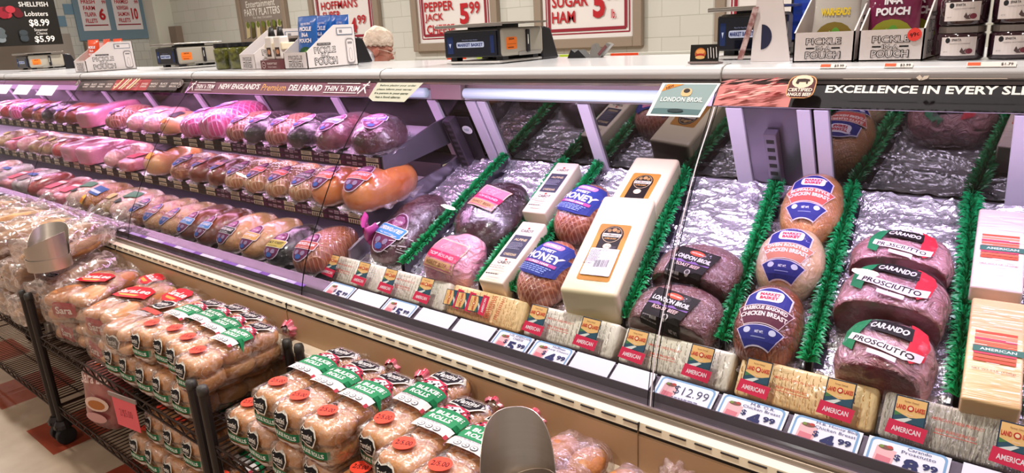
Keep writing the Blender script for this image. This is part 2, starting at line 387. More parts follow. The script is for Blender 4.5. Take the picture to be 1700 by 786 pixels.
# white corner pilaster and door posts
struct(MB().box((-13.30, 6.34, 2.0), (.42, .32, 4)).build('wall_corner', mat('white_paint', '#d2d3c8', rough=.5)))
struct(MB().box((-12.95, 6.44, .95), (.25, .12, 1.9)).build('trim_2', mat('taupe_trim', '#85776b', rough=.6)))
struct(MB().box((-13.40, 5.12, .85), (.1, .14, 1.7)).build('trim_3', mat('taupe_trim')))
struct(MB().box((-12.6, 3.3, .9), (.1, 2.5, 1.85)).build('wall_partition', mat('grey_partition', '#8b837d', rough=.6)))
# ceiling luminaires that give the light
lm = mat('lamp_diffuser', '#ffffff', emis='#fff6ea', es=3.0)
for i, (x, y) in enumerate([(-9, -1.5), (-5, -1.5), (-1, -1.5), (2.5, -1.5), (-9, 3.7), (-5, 3.7), (-1, 3.7), (-9, 1.1), (-5, 1.1), (-1, 1.1)]):
    r_ = thing('ceiling_light', 'round white dome lamp fixed under the shop ceiling', 'ceiling light', (x, y, 4.0), group='round lamps on the ceiling')
    MB().lathe([(.03, 0), (.05, -.02), (.10, -.13), (.105, -.14), (.09, -.14)], 28).build('housing', mat('white_metal', '#e6e4e0', rough=.4), r_, smooth=True)
    MB().lathe([(.0, -.135), (.09, -.135), (.09, -.130), (0, -.130)], 28).build('diffuser', lm, r_)

# ============================================================ wall boards
def frame(mb, w_, h_, fw, th, mt):
    for sx in (-1, 1): mb.box((sx * (w_ / 2 - fw / 2), 0, 0), (fw, th, h_), mt)
    for sz in (-1, 1): mb.box((0, 0, sz * (h_ / 2 - fw / 2)), (w_ - 2 * fw, th, fw), mt)
def wall_board(cx, z0, w_, h_, ops, label, back='#e3dfdd', fw=.10, name='wall_sign'):
    r_ = thing(name, label, 'sign', (cx, 6.5, z0 + h_ / 2))
    mb = MB(); frame(mb, w_, h_, fw, .07, mat('taupe_frame', '#8f8070', rough=.55)); mb.build('frame', parent=r_, loc=(0, -.04, 0), bev=.008)
    MB().box((0, -.02, 0), (w_ - fw, .03, h_ - fw)).build('panel', mat('board_' + back, back, rough=.4), r_)
    decal('lettering', ops, flat((0, -.037, -h_ / 2), (1, 0, 0), (0, 0, 1)), r_, eps=.0012)
    return r_
RED = '#b3262e'
def poster_border(ops, w_, h_):
    for d, t_, c in ((.15, .014, '#8f2a38'), (.19, .032, '#8f2a38')):
        ops += [('r', 0, d, w_ - 2 * d, t_, c), ('r', 0, h_ - d, w_ - 2 * d, t_, c), ('r', -(w_ / 2 - d), h_ / 2, t_, h_ - 2 * d, c), ('r', w_ / 2 - d, h_ / 2, t_, h_ - 2 * d, c)]
o_ = []; poster_border(o_, 1.33, 1.1)
o_ += [('t', 'BROWN', -.20, .65, .46, .12, RED, .02), ('t', 'SUGAR', -.20, .485, .46, .12, RED, .02), ('t', 'HAM', -.285, .325, .30, .12, RED, .02), ('t', '5', .165, .44, .15, .29, RED, .04), ('t', '99', .325, .53, .16, .14, RED, .02), ('t', 'lb.', .34, .33, .06, .09, RED, .01)]
wall_board(-4.165, 1.29, 1.33, 1.1, o_, 'framed white board reading SUGAR HAM 5.99 in red on the block wall')
o_ = []; poster_border(o_, 1.42, 1.1)
o_ += [('t', 'CAJUN', -.25, .67, .42, .11, RED, .02), ('t', 'PEPPER', -.23, .53, .50, .11, RED, .02), ('t', 'JACK', -.32, .395, .32, .11, RED, .02), ('t', 'CHEESE', -.22, .26, .48, .11, RED, .02), ('t', '5', .19, .42, .15, .24, RED, .04), ('t', '99', .36, .48, .17, .14, RED, .02)]
wall_board(-6.07, 1.31, 1.42, 1.1, o_, 'framed white board reading PEPPER JACK 5.99 in red behind the widest scale')
o_ = []; poster_border(o_, 1.5, 1.1)
o_ += [('t', "HOFFMAN'S", -.08, .62, .80, .11, RED, .015), ('t', 'SUPER', -.26, .49, .40, .10, RED, .015), ('t', 'SHARP', -.26, .36, .40, .10, RED, .015), ('t', '4', .20, .33, .14, .20, RED, .04), ('t', '99', .38, .40, .18, .12, RED, .02)]
wall_board(-8.15, 1.36, 1.5, 1.1, o_, "framed white board reading HOFFMAN'S SUPER in red behind the blue pouches")
o_ = []; poster_border(o_, 1.35, 1.1); o_ += [('t', '5', -.4, .62, .2, .30, RED, .04), ('t', '99', -.2, .7, .2, .16, RED, .02)]
wall_board(-2.07, 1.31, 1.35, 1.1, o_, 'framed white board with a red border half hidden behind the touch screen', )
o_ = [('t', 'Entertainment', -.02, .62, .80, .10, '#e9e4dc', .01), ('t', 'PARTY PLATTERS', 0, .50, .98, .11, '#e9e4dc', .015), ('t', 'For Any Occasion', 0, .41, .52, .05, '#e9e4dc')]
for k in range(7):
    a = -.52 + k * .15; c = ['#c8b98f', '#5b5230', '#d9cba8', '#7c6a3c'][k % 4]
    o_ += [('p', [(a, .10), (a + .11, .13), (a + .13, .34), (a + .03, .36)], c), ('e', a + .08, .31, .045, .05, '#6e7a36')]
wall_board(-10.15, 1.50, 1.32, .9, o_, 'brown framed Entertainment PARTY PLATTERS picture board on the wall', back='#8d8279')
# seafood board on the left wall: blue panel with two price posters
r_ = thing('seafood_board', 'blue wall board holding two white fish price posters', 'sign', (-13.5, 5.60, 2.15))
MB().box((.02, 0, 0), (.03, 1.16, .86)).build('panel', mat('board_blue', '#6c8799', rough=.5), r_)
def fish(nm, y, w_, tilt, t1, p1):
    pm = MB().box((.042, y, .04), (.006, w_, .62)).build('poster', mat('paper_white', '#dcd8dc', rough=.6), r_)
    o2 = [('r', 0, .27, w_ * .86, .02, '#8f2a38'), ('r', 0, -.22, w_ * .86, .02, '#8f2a38')]
    for i, s_ in enumerate(t1): o2.append(('t', s_, -.07, .17 - i * .105, w_ * (.42 if i else .5), .07, RED, .02))
    o2 += [('t', p1, .12, -.04, w_ * .24, .2, RED, .03), ('t', '99', .18, .16, w_ * .14, .06, RED, .02)]
    decal('lettering', o2, flat((.047, y, .04), (0, 1, 0), (0, 0, 1)), pm, eps=.0012)
fish('a', -.27, .44, 0, ['FRESH', 'FARM', 'TILAPIA', 'FILLETS'], '6'); fish('b', .28, .46, 0, ['FARMED', 'NORWEGIAN', 'SALMON', 'FILLETS'], '10')
# hanging lobster menu
r_ = thing('menu_board', 'black hanging menu board with Lobsters 8.99 and a shellfish picture', 'sign', (-11.0, 3.45, 2.22))
MB().box((0, 0, 0), (.03, .85, 1.14)).build('panel', mat('black_board', '#15120f', rough=.35), r_)
for yy in (-.3, .3): MB().tube([(0, yy, .55), (0, yy, 1.78)], .006).build('hanger', mat('white_metal'), r_)
o2 = [('t', 'SHELLFISH', .17, -.05, .34, .06, '#e8e4e0', .01), ('t', 'Lobsters', .18, -.17, .27, .06, '#e8e4e0', .01), ('t', '$8.99', .19, -.29, .24, .10, '#f4f0ec', .02), ('t', 'Steamer', .19, -.375, .16, .035, '#e8e4e0'), ('t', 'Clams', .19, -.42, .13, .035, '#e8e4e0'), ('t', '$5.99', .21, -.50, .24, .09, '#f4f0ec', .02)]
for k in range(14):
    a = k * 2.4; o2.append(('e', -.2 + .09 * math.cos(a) * (k % 3), -.15 + .13 * math.sin(a * 1.3), .055, .045, ['#8f2230', '#b33440', '#5f1a22'][k % 3]))
for k in range(12): o2.append(('e', -.2 + .17 * math.cos(k * 2.1), -.43 + .06 * math.sin(k * 1.7), .05, .035, ['#3e464c', '#7b858b', '#565f64'][k % 3]))
decal('lettering', o2, flat((.017, 0, 0), (0, 1, 0), (0, 0, 1)), r_, eps=.001)
# ============================================================ the deli display case
X0, X1 = -9.2, 1.4
case = thing('display_case', 'long deli display case with curved glass front, white top and tan base panel', 'display case', (0, 0, 0))
LIL = mat('white_metal_lilac_cast', '#cfc9d6', rough=.35); WHT = mat('case_white', '#c6c6ca', rough=.3, coat=.4); TAN = mat('tan_panel', '#cba985', rough=.38, col2='#c19d78', noise_scale=3, ramp=(.3, .7))  # LIL: white metal, the violet lamps' cast put into its colour
CREAM = mat('cream_bumper', '#e9dcc0', rough=.45); STEEL = mat('rail_steel', '#8b7e70', rough=.3, metal=.75, bump=.15, bump_scale=6, stretch=(.05, 8, 8)); DRK = mat('dark_gap', '#16110e', rough=.6)
RAIL = mat('rail_plastic', '#574d55', rough=.12, coat=.5); BLK = mat('black_plastic', '#131114', rough=.4); BRUSH = mat('brushed_dark_steel', '#7d7380', rough=.32, metal=.85, bump=.12, bump_scale=5, stretch=(1, 1, .03))
# canopy: bullnose and flat top
can = [(1.575, 1.352), (1.558, 1.366), (1.547, 1.373), (1.545, 1.385), (1.552, 1.396), (1.572, 1.402), (2.12, 1.402), (2.12, 1.372), (2.0, 1.352)]
MB().prism(can, 'X', X0, X1, WHT).build('canopy', parent=case, bev=.003)
for x in (-.64, -1.80, -3.04, -4.26, -5.5, -6.7): 
    MB().prism([(1.544, 1.366), (1.5435, 1.386), (1.551, 1.3975), (1.572, 1.4035), (1.60, 1.4035), (1.60, 1.40), (1.575, 1.37)], 'X', x - .0015, x + .0015, mat('seam_grey', '#8a8783')).build('canopy_seam', parent=case)
MB().box(((X0 + X1) / 2, 1.553, 1.3645), (X1 - X0, .012, .006), mat('glass_trim_grey', '#5d5658', rough=.4, metal=.4)).build('glass_trim', parent=case)
# header, door rail
MB().box(((X0 + X1) / 2, 1.99, 1.325), (X1 - X0, .03, .056), mat('header_brown', '#8d7573', rough=.4)).build('header', parent=case)
MB().box(((X0 + X1) / 2, 1.975, 1.2785), (X1 - X0, .045, .037), LIL).build('door_rail', parent=case, bev=.004)
# lamp tube in its acrylic sleeve, seen through the glass as a pale blue band
tube = mat('tube_cover', '#cfe0ea', rough=.25, emis='#bfd8ee', es=.35)
for a, b in ((-2.5, -1.99), (-1.78, -.98)):
    MB().tube([(a, 1.93, 1.288), (b, 1.93, 1.288)], .019, 14, tube).build('lamp_tube', parent=case, smooth=True)
MB().box((-1.885, 1.945, 1.30), (.16, .03, .075), mat('header_brown')).build('lamp_holder', parent=case, bev=.004)
# sloping sliding doors with their posts
DT, DB = (1.985, 1.262), (2.125, .985)
def slope(x0, x1, off, th, mt, name, t0=0., t1=1., **k):
    dy, dz = DB[0] - DT[0], DB[1] - DT[1]; l = math.hypot(dy, dz); ny, nz = dz / l, -dy / l   # towards the shopper and up
    P = lambda t, o: (DT[0] + dy * t + ny * o, DT[1] + dz * t + nz * o)
    pts = [P(t0, off), P(t1, off), P(t1, off + th), P(t0, off + th)]
    return MB().prism(pts, 'X', x0, x1, mt).build(name, parent=case, **k)
door_glass = tile_nodes('dark_door_glass', lambda t, b: None)
def _dg():
    t = NT(door_glass); b = t.n['Principled BSDF']; b.inputs['Base Color'].default_value = lin('#1a1613'); b.inputs['Roughness'].default_value = .3; b.inputs['Specular IOR Level'].default_value = 0
    gl = t.add('ShaderNodeBsdfGlossy'); gl.inputs['Roughness'].default_value = .0; gl.inputs[0].default_value = lin('#c9cfc0')
    mx = t.add('ShaderNodeMixShader'); mx.inputs[0].default_value = .30; t.link(b.outputs[0], mx.inputs[1]); t.link(gl.outputs[0], mx.inputs[2]); t.link(mx.outputs[0], t.n['Material Output'].inputs[0])
_dg()
posts = [(-1.825, -1.775), (-1.765, -1.725), (-1.315, -1.272), (-.80, -.752), (-.60, -.565), (-.555, -.518), (-.113, -.065), (.40, .45)] + [(-2.03 - .62 * k, -1.98 - .62 * k) for k in range(11)]
glasses = [(-1.725, -1.315), (-1.272, -.80), (-.518, -.113), (-.065, .40), (.45, 1.35), (-1.98, -1.825)] + [(-2.60 - .62 * k, -2.03 - .62 * k) for k in range(11)]
for a, b in glasses: slope(a, b, 0, .006, door_glass if a > -1.9 else mat('far_door_glass', '#15110f', rough=.12, spec=.25), 'door_pane')
for a, b in posts: slope(a, b, 0, .018, LIL, 'door_post', bev=.002)
slope(X0, X1, -.012, .010, BLK, 'door_backing')
slope(-.752, -.60, .0, .010, BRUSH, 'post_panel')
# slotted shelf standards
def standard(x, w_=.03, off=.014, th=.028, mt=None, t0=.22, t1=1.12, slot=.052, n=9):
    s_ = slope(x - w_ / 2, x + w_ / 2, off, th, mt or BRUSH, 'shelf_standard', t0, t1, bev=.002)
    dy, dz = DB[0] - DT[0], DB[1] - DT[1]; l = math.hypot(dy, dz); ny, nz = dz / l, -dy / l; mb = MB()
    for k in range(n):
        t = t0 + .06 + k * (t1 - t0 - .08) / n; P = lambda tt, o: (DT[0] + dy * tt + ny * o, DT[1] + dz * tt + nz * o); e = .042
        mb.prism([P(t, off + th - .001), P(t + e, off + th - .001), P(t + e, off + th + .0006), P(t, off + th + .0006)], 'X', x - w_ * .30, x + w_ * .30, DRK)
    mb.build('slot', parent=s_)
standard(-.672, .036)
slope(-1.935, -1.835, .02, .006, mat('dark_side_plate', '#241f25', rough=.35, metal=.3), 'upright_plate', .22, 1.05, bev=.002)
slope(-1.94, -1.932, .02, .05, mat('dark_side_plate'), 'upright_side', .22, 1.05)
standard(-1.918, .040, off=.026, th=.040, mt=mat('standard_grey', '#5a4f5c', rough=.35, metal=.6), t0=.20, n=10)
dy, dz = DB[0] - DT[0], DB[1] - DT[1]; l_ = math.hypot(dy, dz); UP = (0, -dy / l_, -dz / l_)
def on_door(x, t, o=.03): return (x, DT[0] + dy * t + dz / l_ * o, DT[1] + dz * t - dy / l_ * o)
decal('rating_sticker', [('e', 0, 0, .026, .019, '#e8ecec'), ('t', 'NSF', -.002, 0, .024, .012, '#7d93a0', .02)], flat(on_door(-1.862, .40), (1, 0, 0), UP), case)
kn = MB().lathe([(.0, .014), (.012, .014), (.013, .010), (.019, .008), (.019, .0), (.024, 0)], 20); kn.build('thermometer', BRUSH, case, smooth=True, loc=on_door(-1.845, .90, .028), rot=(1.1, 0, 0))
MB().lathe([(.0, .017), (.007, .017), (.009, .014)], 16).build('thermometer_cap', mat('white_paint'), case, loc=on_door(-1.845, .90, .028), rot=(1.1, 0, 0))
# well: display deck under the cheeses, lower well in front, deck of the shelf section
deck = MB().sheet([(1.485, .714), (2.125, 1.002)], 'X', -1.97, X1, -.012, LIL); deck.sheet([(1.185, .705), (1.20, .66), (1.47, .625), (1.485, .714)], 'X', -1.97, X1, -.008, mat('well_dark', '#3f3539', rough=.5)); deck.build('deck', parent=case)
MB().prism([(2.10, .985), (2.14, .985), (2.14, 1.012), (2.10, 1.012)], 'X', -1.97, X1, LIL).build('deck_ledge', parent=case)
tl = MB(); tl.prism([(1.47, .70), (1.50, .70), (2.10, .99), (2.10, 1.03), (1.60, .835), (1.47, .775)], 'X', -1.985, -1.972, mat('tray_steel', '#a79fb4', rough=.3, metal=.7)); tl.build('tray_side', parent=case)
MB().sheet([(1.215, .700), (1.30, .690), (1.96, .80), (1.975, 1.0), (2.11, 1.02)], 'X', X0, -1.985, -.012, mat('left_deck', '#463f4a', rough=.35, metal=.5)).build('meat_deck', parent=case)
# front rails: price channel, foot of the glass, bumper, base
MB().prism([(1.150, .735), (1.176, .741), (1.180, .758), (1.183, .758), (1.183, .738), (1.24, .764), (1.24, .755), (1.19, .70), (1.150, .70)], 'X', X0, X1, RAIL).build('price_channel', parent=case)
MB().prism([(1.143, .742), (1.143, .732), (1.120, .726), (1.116, .712), (1.150, .700), (1.152, .742)], 'X', X0, X1, STEEL).build('glass_foot', parent=case, bev=.0015)
MB().box(((X0 + X1) / 2, 1.122, .705), (X1 - X0, .03, .012), DRK).build('rail_gap', parent=case)
bp = MB().prism([(1.13, .7285), (1.1045, .7285), (1.1000, .7115), (1.13, .7105)], 'X', X0, X1, CREAM)
x = -5.2
for q in (-.605, -1.83, -3.06): bp.box((q, 1.1018, .72), (.002, .006, .019), DRK)
while x < 1.3: bp.box((x, 1.1028, .7247), (.034, .004, .0022), DRK); x += .052
bp.build('bumper', parent=case)
base = MB().box(((X0 + X1) / 2, 1.14, .405), (X1 - X0, .08, .59), TAN)
base.box(((X0 + X1) / 2, 1.66, .35), (X1 - X0, 1.0, .48), TAN)
for q in (-.605, -1.83, -3.06, -4.28): base.box((q, 1.0995, .66), (.0015, .003, .10), mat('seam_tan', '#8d7050'))
base.build('base_panel', parent=case)
MB().prism([(1.10, .6135), (1.062, .606), (1.056, .598), (1.056, .585), (1.10, .575)], 'X', X0, X1, mat('offwhite_ledge', '#c9b9a2', rough=.4)).build('base_ledge', parent=case, bev=.003)
MB().box(((X0 + X1) / 2, 1.65, .06), (X1 - X0, .9, .12), BLK).build('kick_plate', parent=case)
# curved front glass
GP = [(1.558, 1.366), (1.50, 1.296), (1.405, 1.195), (1.315, 1.07), (1.245, .95), (1.185, .84), (1.152, .735)]
def gsm(n=24):
    o = []
    for i in range(n + 1):
        t = i / n * (len(GP) - 1); k = min(int(t), len(GP) - 2); u = t - k; p = [GP[max(min(k + j, len(GP) - 1), 0)] for j in (-1, 0, 1, 2)]
        o.append(tuple(.5 * (2 * p[1][c] + (p[2][c] - p[0][c]) * u + (2 * p[0][c] - 5 * p[1][c] + 4 * p[2][c] - p[3][c]) * u * u + (3 * p[1][c] - p[0][c] - 3 * p[2][c] + p[3][c]) * u ** 3) for c in (0, 1)))
    return o
GC = gsm(); GL = glass_mat('case_glass', '#f1f4f4', refl=.03)
seams = [X0, -6.7, -5.5, -4.27, -3.05, -1.82, -.605, X1]; tops = {-.605: -.645}
for a, b in zip(seams[:-1], seams[1:]):
    def fn(u, v, a=a, b=b):
        p = GC[round(v * 24)]; k = 1 - v; xa = a + (tops.get(a, a) - a) * k; xb = b + (tops.get(b, b) - b) * k
        return Vector((xa + .002 + (xb - xa - .004) * u, p[0], p[1]))
    MB().grid(fn, 1, 24).build('front_glass', GL, case, smooth=True)
    if b != X1:
        dark = b < -1.0; e = MB()
        for off, wd, mt in (((0, .0055, mat('seam_black', '#0c090c', rough=.7, spec=.1)),) if dark else ((-.0065, .0022, mat('seam_black')), (0, .003, mat('edge_bright', '#d9d4de', rough=.15)), (.0065, .0022, mat('seam_black')))):
            def f2(u, v, b=b, off=off, wd=wd):
                p = GC[round(v * 24)]; return Vector((b + (tops.get(b, b) - b) * (1 - v) + off + wd * (u - .5), p[0] - .0015, p[1]))
            e.grid(f2, 1, 24, mt)
        e.build('glass_edge', parent=case)
def on_glass(xc, s0, out=.003):
    """artwork map on the curved glass: x along the case, y down-slope is negative, s0 = distance of y=0 from the top edge"""
    ds = [0]
    for i in range(1, len(GC)): ds.append(ds[-1] + math.dist(GC[i], GC[i - 1]))
    def fn(x, y, e):
        s_ = s0 - y; k = 0
        while k < len(ds) - 2 and ds[k + 1] < s_: k += 1
        u = (s_ - ds[k]) / (ds[k + 1] - ds[k]); p = [GC[k][c] + (GC[k + 1][c] - GC[k][c]) * u for c in (0, 1)]
        d = Vector((GC[k + 1][0] - GC[k][0], GC[k + 1][1] - GC[k][1])).normalized(); n = Vector((d.y, -d.x))
        if n.x > 0: n = -n
        return Vector((xc + x, p[0] + n.x * (out + e), p[1] + n.y * (out + e)))
    return fn
def glass_strip(name, xa, xb, ops, h, label=None):
    return decal(name, ops, on_glass((xa + xb) / 2, .004 + h / 2), case, step=.08, eps=.0005)
# plum banner with the brand lettering (its two ends run along the seams)
wB = 1.22; PL = '#7b4a5c'
ops = [('r', 0, 0, wB, .062, PL), ('t', "NEW ENGLAND'S", -.215, .003, .30, .026, '#f2e6ea', .03), ('t', 'Premium', .035, .0, .16, .030, '#e0a46a', .01), ('t', 'DELI BRAND', .235, 0, .20, .026, '#f2e6ea', .03),
       ('t', "THIN 'n TRIM", .445, -.001, .19, .022, '#f2e6ea', .02), ('r', .445, .019, .18, .003, '#f2e6ea'), ('r', .445, -.019, .18, .003, '#f2e6ea'),
       ('t', "THIN 'n TRIM", -.475, -.001, .15, .022, '#f2e6ea', .02), ('r', -.475, .019, .14, .003, '#f2e6ea'), ('r', -.475, -.019, .14, .003, '#f2e6ea')]
for sx in (-.578, .572):
    ops += [('e', sx + .012, .021, .004, .004, '#f2e6ea'), ('p', [(sx - .018, -.025), (sx + .004, .002), (sx + .012, .016), (sx + .006, .017), (sx - .004, .003), (sx - .024, -.023)], '#f2e6ea'), ('p', [(sx + .002, .002), (sx + .022, -.022), (sx + .018, -.024), (sx - .002, -.002)], '#f2e6ea'), ('p', [(sx - .012, .012), (sx + .022, .010), (sx + .022, .007), (sx - .012, .008)], '#f2e6ea')]
glass_strip('brand_banner', -3.045, -1.825, ops, .062)
# product banner on the panel beyond
ops = [('r', 0, 0, 1.2, .066, '#4b3b3d')]; rr = random.Random(3)
for k in range(11):
    x = -.50 + k * .1; c = ['#4b3b3d', '#5b4644', '#8c2f33', '#a8343a', '#c4525a'][min(4, int(5 * math.exp(-((k - 5.5) / 2.6) ** 2)))]
    ops.append(('r', x, 0, .094, .062, c)); ops.append(('t', ['MAPLE', 'BLACK', 'LONDON', 'CHICKEN', 'ROAST', 'HAM', 'TURKEY', 'SWISS'][k % 8], x, .006, .066, .010, '#e9d9d4', .01)); ops.append(('t', ['HONEY', 'FOREST', 'BROIL', 'BREAST', 'BEEF', 'CURED', 'BREAST', 'CHEESE'][k % 8], x, -.009, .066, .009, '#e9d9d4', .01))
for k in range(7): ops.append(('p', [(-.10 + k * .03, -.03), (-.085 + k * .03, -.03), (-.03 + k * .03, .03), (-.045 + k * .03, .03)], ['#d8cf9a', '#b53a3f', '#e7d7c4'][k % 3]))
for sx in (-.57, .57): ops += [('e', sx, 0, .02, .02, '#b3a4a0'), ('e', sx, 0, .017, .017, '#4b3b3d'), ('t', 'N', sx, 0, .016, .02, '#d8ccc8')]
glass_strip('product_banner', -4.26, -3.06, ops, .066)
# far panels: pale sheets taped inside the glass
for i, xa in enumerate((-4.68, -5.08, -5.45, -6.0, -6.5)): decal('paper_sheet', [('r', 0, 0, .26, .07, '#dfe6ea')], on_glass(xa, .075), case, step=.05)
# EXCELLENCE banner, black
ops = [('r', .355, 0, 2.0, .064, '#221f24')]
meat = ['#d98b8b', '#c76a6c', '#e8a9a2', '#b45054', '#efc0b6', '#dc9a94']
ops.append(('r', -.56, .0, .165, .062, '#cf8280')); rr = random.Random(8)
for k in range(60):
    x = rr.uniform(-.625, -.50); y = rr.uniform(-.024, .024); w_ = rr.uniform(.008, .026); ops.append(('p', [(x - w_, y - .004), (x, y - .0015), (x + w_, y + .004), (x, y + rr.uniform(.001, .004))], meat[k % 6]))
LX = -.452
ops += [('p', rrect(LX, -.001, .056, .056, .3), '#e0a36b'), ('p', rrect(LX, -.001, .052, .052, .3), '#5b2a2e'), ('p', ell(LX, .012, .021, .016, 14), '#e9d4bc'),
        ('p', [(LX - .013, .008), (LX - .011, .018), (LX + .003, .019), (LX + .013, .017), (LX + .015, .013), (LX + .011, .012), (LX + .011, .006), (LX + .008, .006), (LX + .007, .011), (LX - .006, .011), (LX - .007, .006), (LX - .010, .006)], '#3a2422'),
        ('t', 'CERTIFIED', LX, -.009, .048, .0085, '#f0e2d6', .03), ('t', 'ANGUS BEEF', LX, -.0205, .048, .0085, '#f0e2d6', .03), ('t', 'EXCELLENCE IN EVERY SLICE', -.222, -.007, .36, .0185, '#ece6e2', .03),
        ('r', -.315, .017, .12, .0012, '#b9a99a'), ('r', -.165, .017, .12, .0012, '#b9a99a'), ('p', [(-.24, .012), (-.247, .019), (-.242, .025), (-.236, .018)], '#b9a99a'), ('p', [(-.238, .012), (-.234, .022), (-.226, .023), (-.228, .016)], '#b9a99a')]
glass_strip('slogan_banner', -.645, .645, ops, .064)
# allergy notice card and london broil card, hung against the glass
nt = decal('notice_card', [('p', [(-.115, .036), (.10, .036), (.055, -.036), (-.095, -.036), (-.125, -.022)], '#c9c8b6'), ('t', 'Before placing your order', -.01, .024, .17, .009, '#3f4a3a', .03), ('t', 'please inform your server', -.018, .009, .165, .009, '#3f4a3a', .03), ('t', 'if a person in your party', -.024, -.006, .16, .009, '#3f4a3a', .03), ('t', 'has a food allergy.', -.03, -.021, .12, .009, '#3f4a3a', .03)], on_glass(-1.70, .048, .006), None)
tag(nt, 'small cream notice card taped on the glass beside the plum banner', 'notice card')
lb = decal('product_card', [('p', [(-.070, .046), (.075, .046), (.052, -.048), (-.082, -.048)], '#e9eef0'), ('p', [(-.062, .041), (.068, .041), (.047, -.043), (-.073, -.043)], '#8fa3a6'), ('p', [(-.073, -.043), (.047, -.043), (.052, -.022), (-.05, -.014), (-.068, -.02)], '#587478'), ('p', [(-.066, .020), (-.055, .041), (-.012, .041)], '#e08a3c'), ('t', 'NEW', -.046, .033, .02, .007, '#4a2410', .02, .45), ('p', rrect(0, .018, .026, .022, .4), '#d9b98a'), ('e', .0, .022, .008, .006, '#3b3230'), ('t', 'LONDON BROIL', -.006, -.002, .105, .012, '#f0f4f4', .01), ('e', -.012, -.033, .02, .005, '#2e3c40')], on_glass(-.715, .054, .006), None)
tag(lb, 'small grey-green London Broil card hanging on the glass by the seam', 'product card')
# little price stickers on the white bullnose
for x_, s_, a_ in ((-.405, '$3.99', 0), (-.285, '$3.99', 0), (-.135, '$1.79', 1)):
    o2 = [('r', 0, 0, .05 if not a_ else .075, .010, '#eae4e0'), ('r', -.014 if not a_ else -.026, .001, .02, .0065, '#e2623f'), ('t', s_, .012 if not a_ else .024, 0, .018, .006, '#3a3534', .01)]
    s_o = decal('shelf_sticker', o2, flat((x_, 1.5515, 1.3975), (1, 0, 0), (0, .55, .83)), None)
    tag(s_o, {-.405: 'small orange and white price sticker on the white lip under the first pickle box', -.285: 'small orange and white $3.99 sticker on the white lip under the 99c pickle box', -.135: 'wider $1.79 price sticker on the white lip under the olive jars'}[x_], 'price sticker')

# ------------------------------------------------------------ two shelves of the meat section with their label strips
def shelf(yf, zt, yb, zb_, nm, seed):
    pts = [(yf, zt - .006), (yf + .015, zt - .004), (yb, zb_), (yb, zb_ - .012), (yf + .02, zt - .02)]
    s_ = MB().prism(pts, 'X', X0, -1.975, LIL).build('shelf', parent=case)
    MB().prism([(yf, zt), (yf + .012, zt), (yf + .012, zt - .044), (yf, zt - .048)], 'X', X0, -1.972, BLK).build('price_rail', parent=s_)
    mb = MB(); rr = random.Random(seed); x = -1.98
    pur = ink('#5e2c50'); dk = ink('#3c2f30'); crm = ink('#d8cbb4'); pw = ink('#b9a3b5'); pl2 = ink('#7d5a74')
    k = 0; y = yf - .0004
    while x > -8.8:
        left = x < -2.95; w_ = .155 if left else .205; x1 = max(x - w_, -8.9)
        for row in (0, 1):
            z = zt - .0125 - row * .0215
            mb.box(((x + x1) / 2, y, z), (x - x1 - .003, .001, .0175), dk if left else pur)
            if left:
                mb.box((x - .05, y - .0008, z), (.078, .001, .0150), crm)
                for q in range(5): mb.box((x - .025 - q * .012, y - .0014, z - .002), (.006, .001, .002 if row == 0 else .008), dk)
            else:
                c = x - .045 - .02 * (k % 2); mb.box((c, y - .0008, z), (.070, .001, .0155), crm)
                if row == 0:
                    for q in range(2): mb.box((c, y - .0014, z + .003 - q * .006), (.045, .001, .0018), pur)
                else:
                    for q in range(5): mb.box((c - .024 + q * .012, y - .0014, z - .001), (.0055, .001, .0115), pur)
                for q in range(3):
                    c2 = x - .115 - q * .034; mb.box((c2, y - .0008, z), (.026, .001, .0085 if q != 1 else .012), pl2 if q != 1 else pw)
                    for e in range(4): mb.box((c2 - .009 + e * .006, y - .0014, z), (.0028, .001, .006), pw if q != 1 else pur)
        x = x1; k += 1
    mb.build('price_label', parent=s_)
    # end bracket: folded dark plate that carries the shelf
    MB().prism([(yf, zt - .048), (yf, zt + .004), (yf + .05, zt + .012), (yb - .12, zb_ + .03), (yb, zb_ + .055), (yb + .02, zb_ + .0), (yb - .03, zb_ - .06), (yf + .10, zt - .045)], 'X', -1.974, -1.966, mat('bracket_grey', '#6e6672', rough=.3, metal=.6)).build('bracket', parent=s_)
    return s_
shelf(1.66, 1.08, 2.06, 1.14, 'top', 1)
shelf(1.548, .892, 2.02, .945, 'mid', 2)
# purple and white label strip along the glass foot of the meat section
mb = MB(); x = -1.84; k = 0
while x > -6.5:
    w_ = .05; mb.prism([(1.174, .757), (1.188, .7595), (1.1878, .7605), (1.1735, .758)], 'X', x - w_ + .002, x, ink(['#8a5fb8', '#d9d2e8', '#b79cd6', '#7a4fa8', '#e6e0f0', '#c9b6e2'][(k * 5 + k // 3) % 6] if x > -3.05 else ['#e6e0f0', '#4c4048'][k % 2])); x -= w_; k += 1
mb.build('label_strip', parent=case)
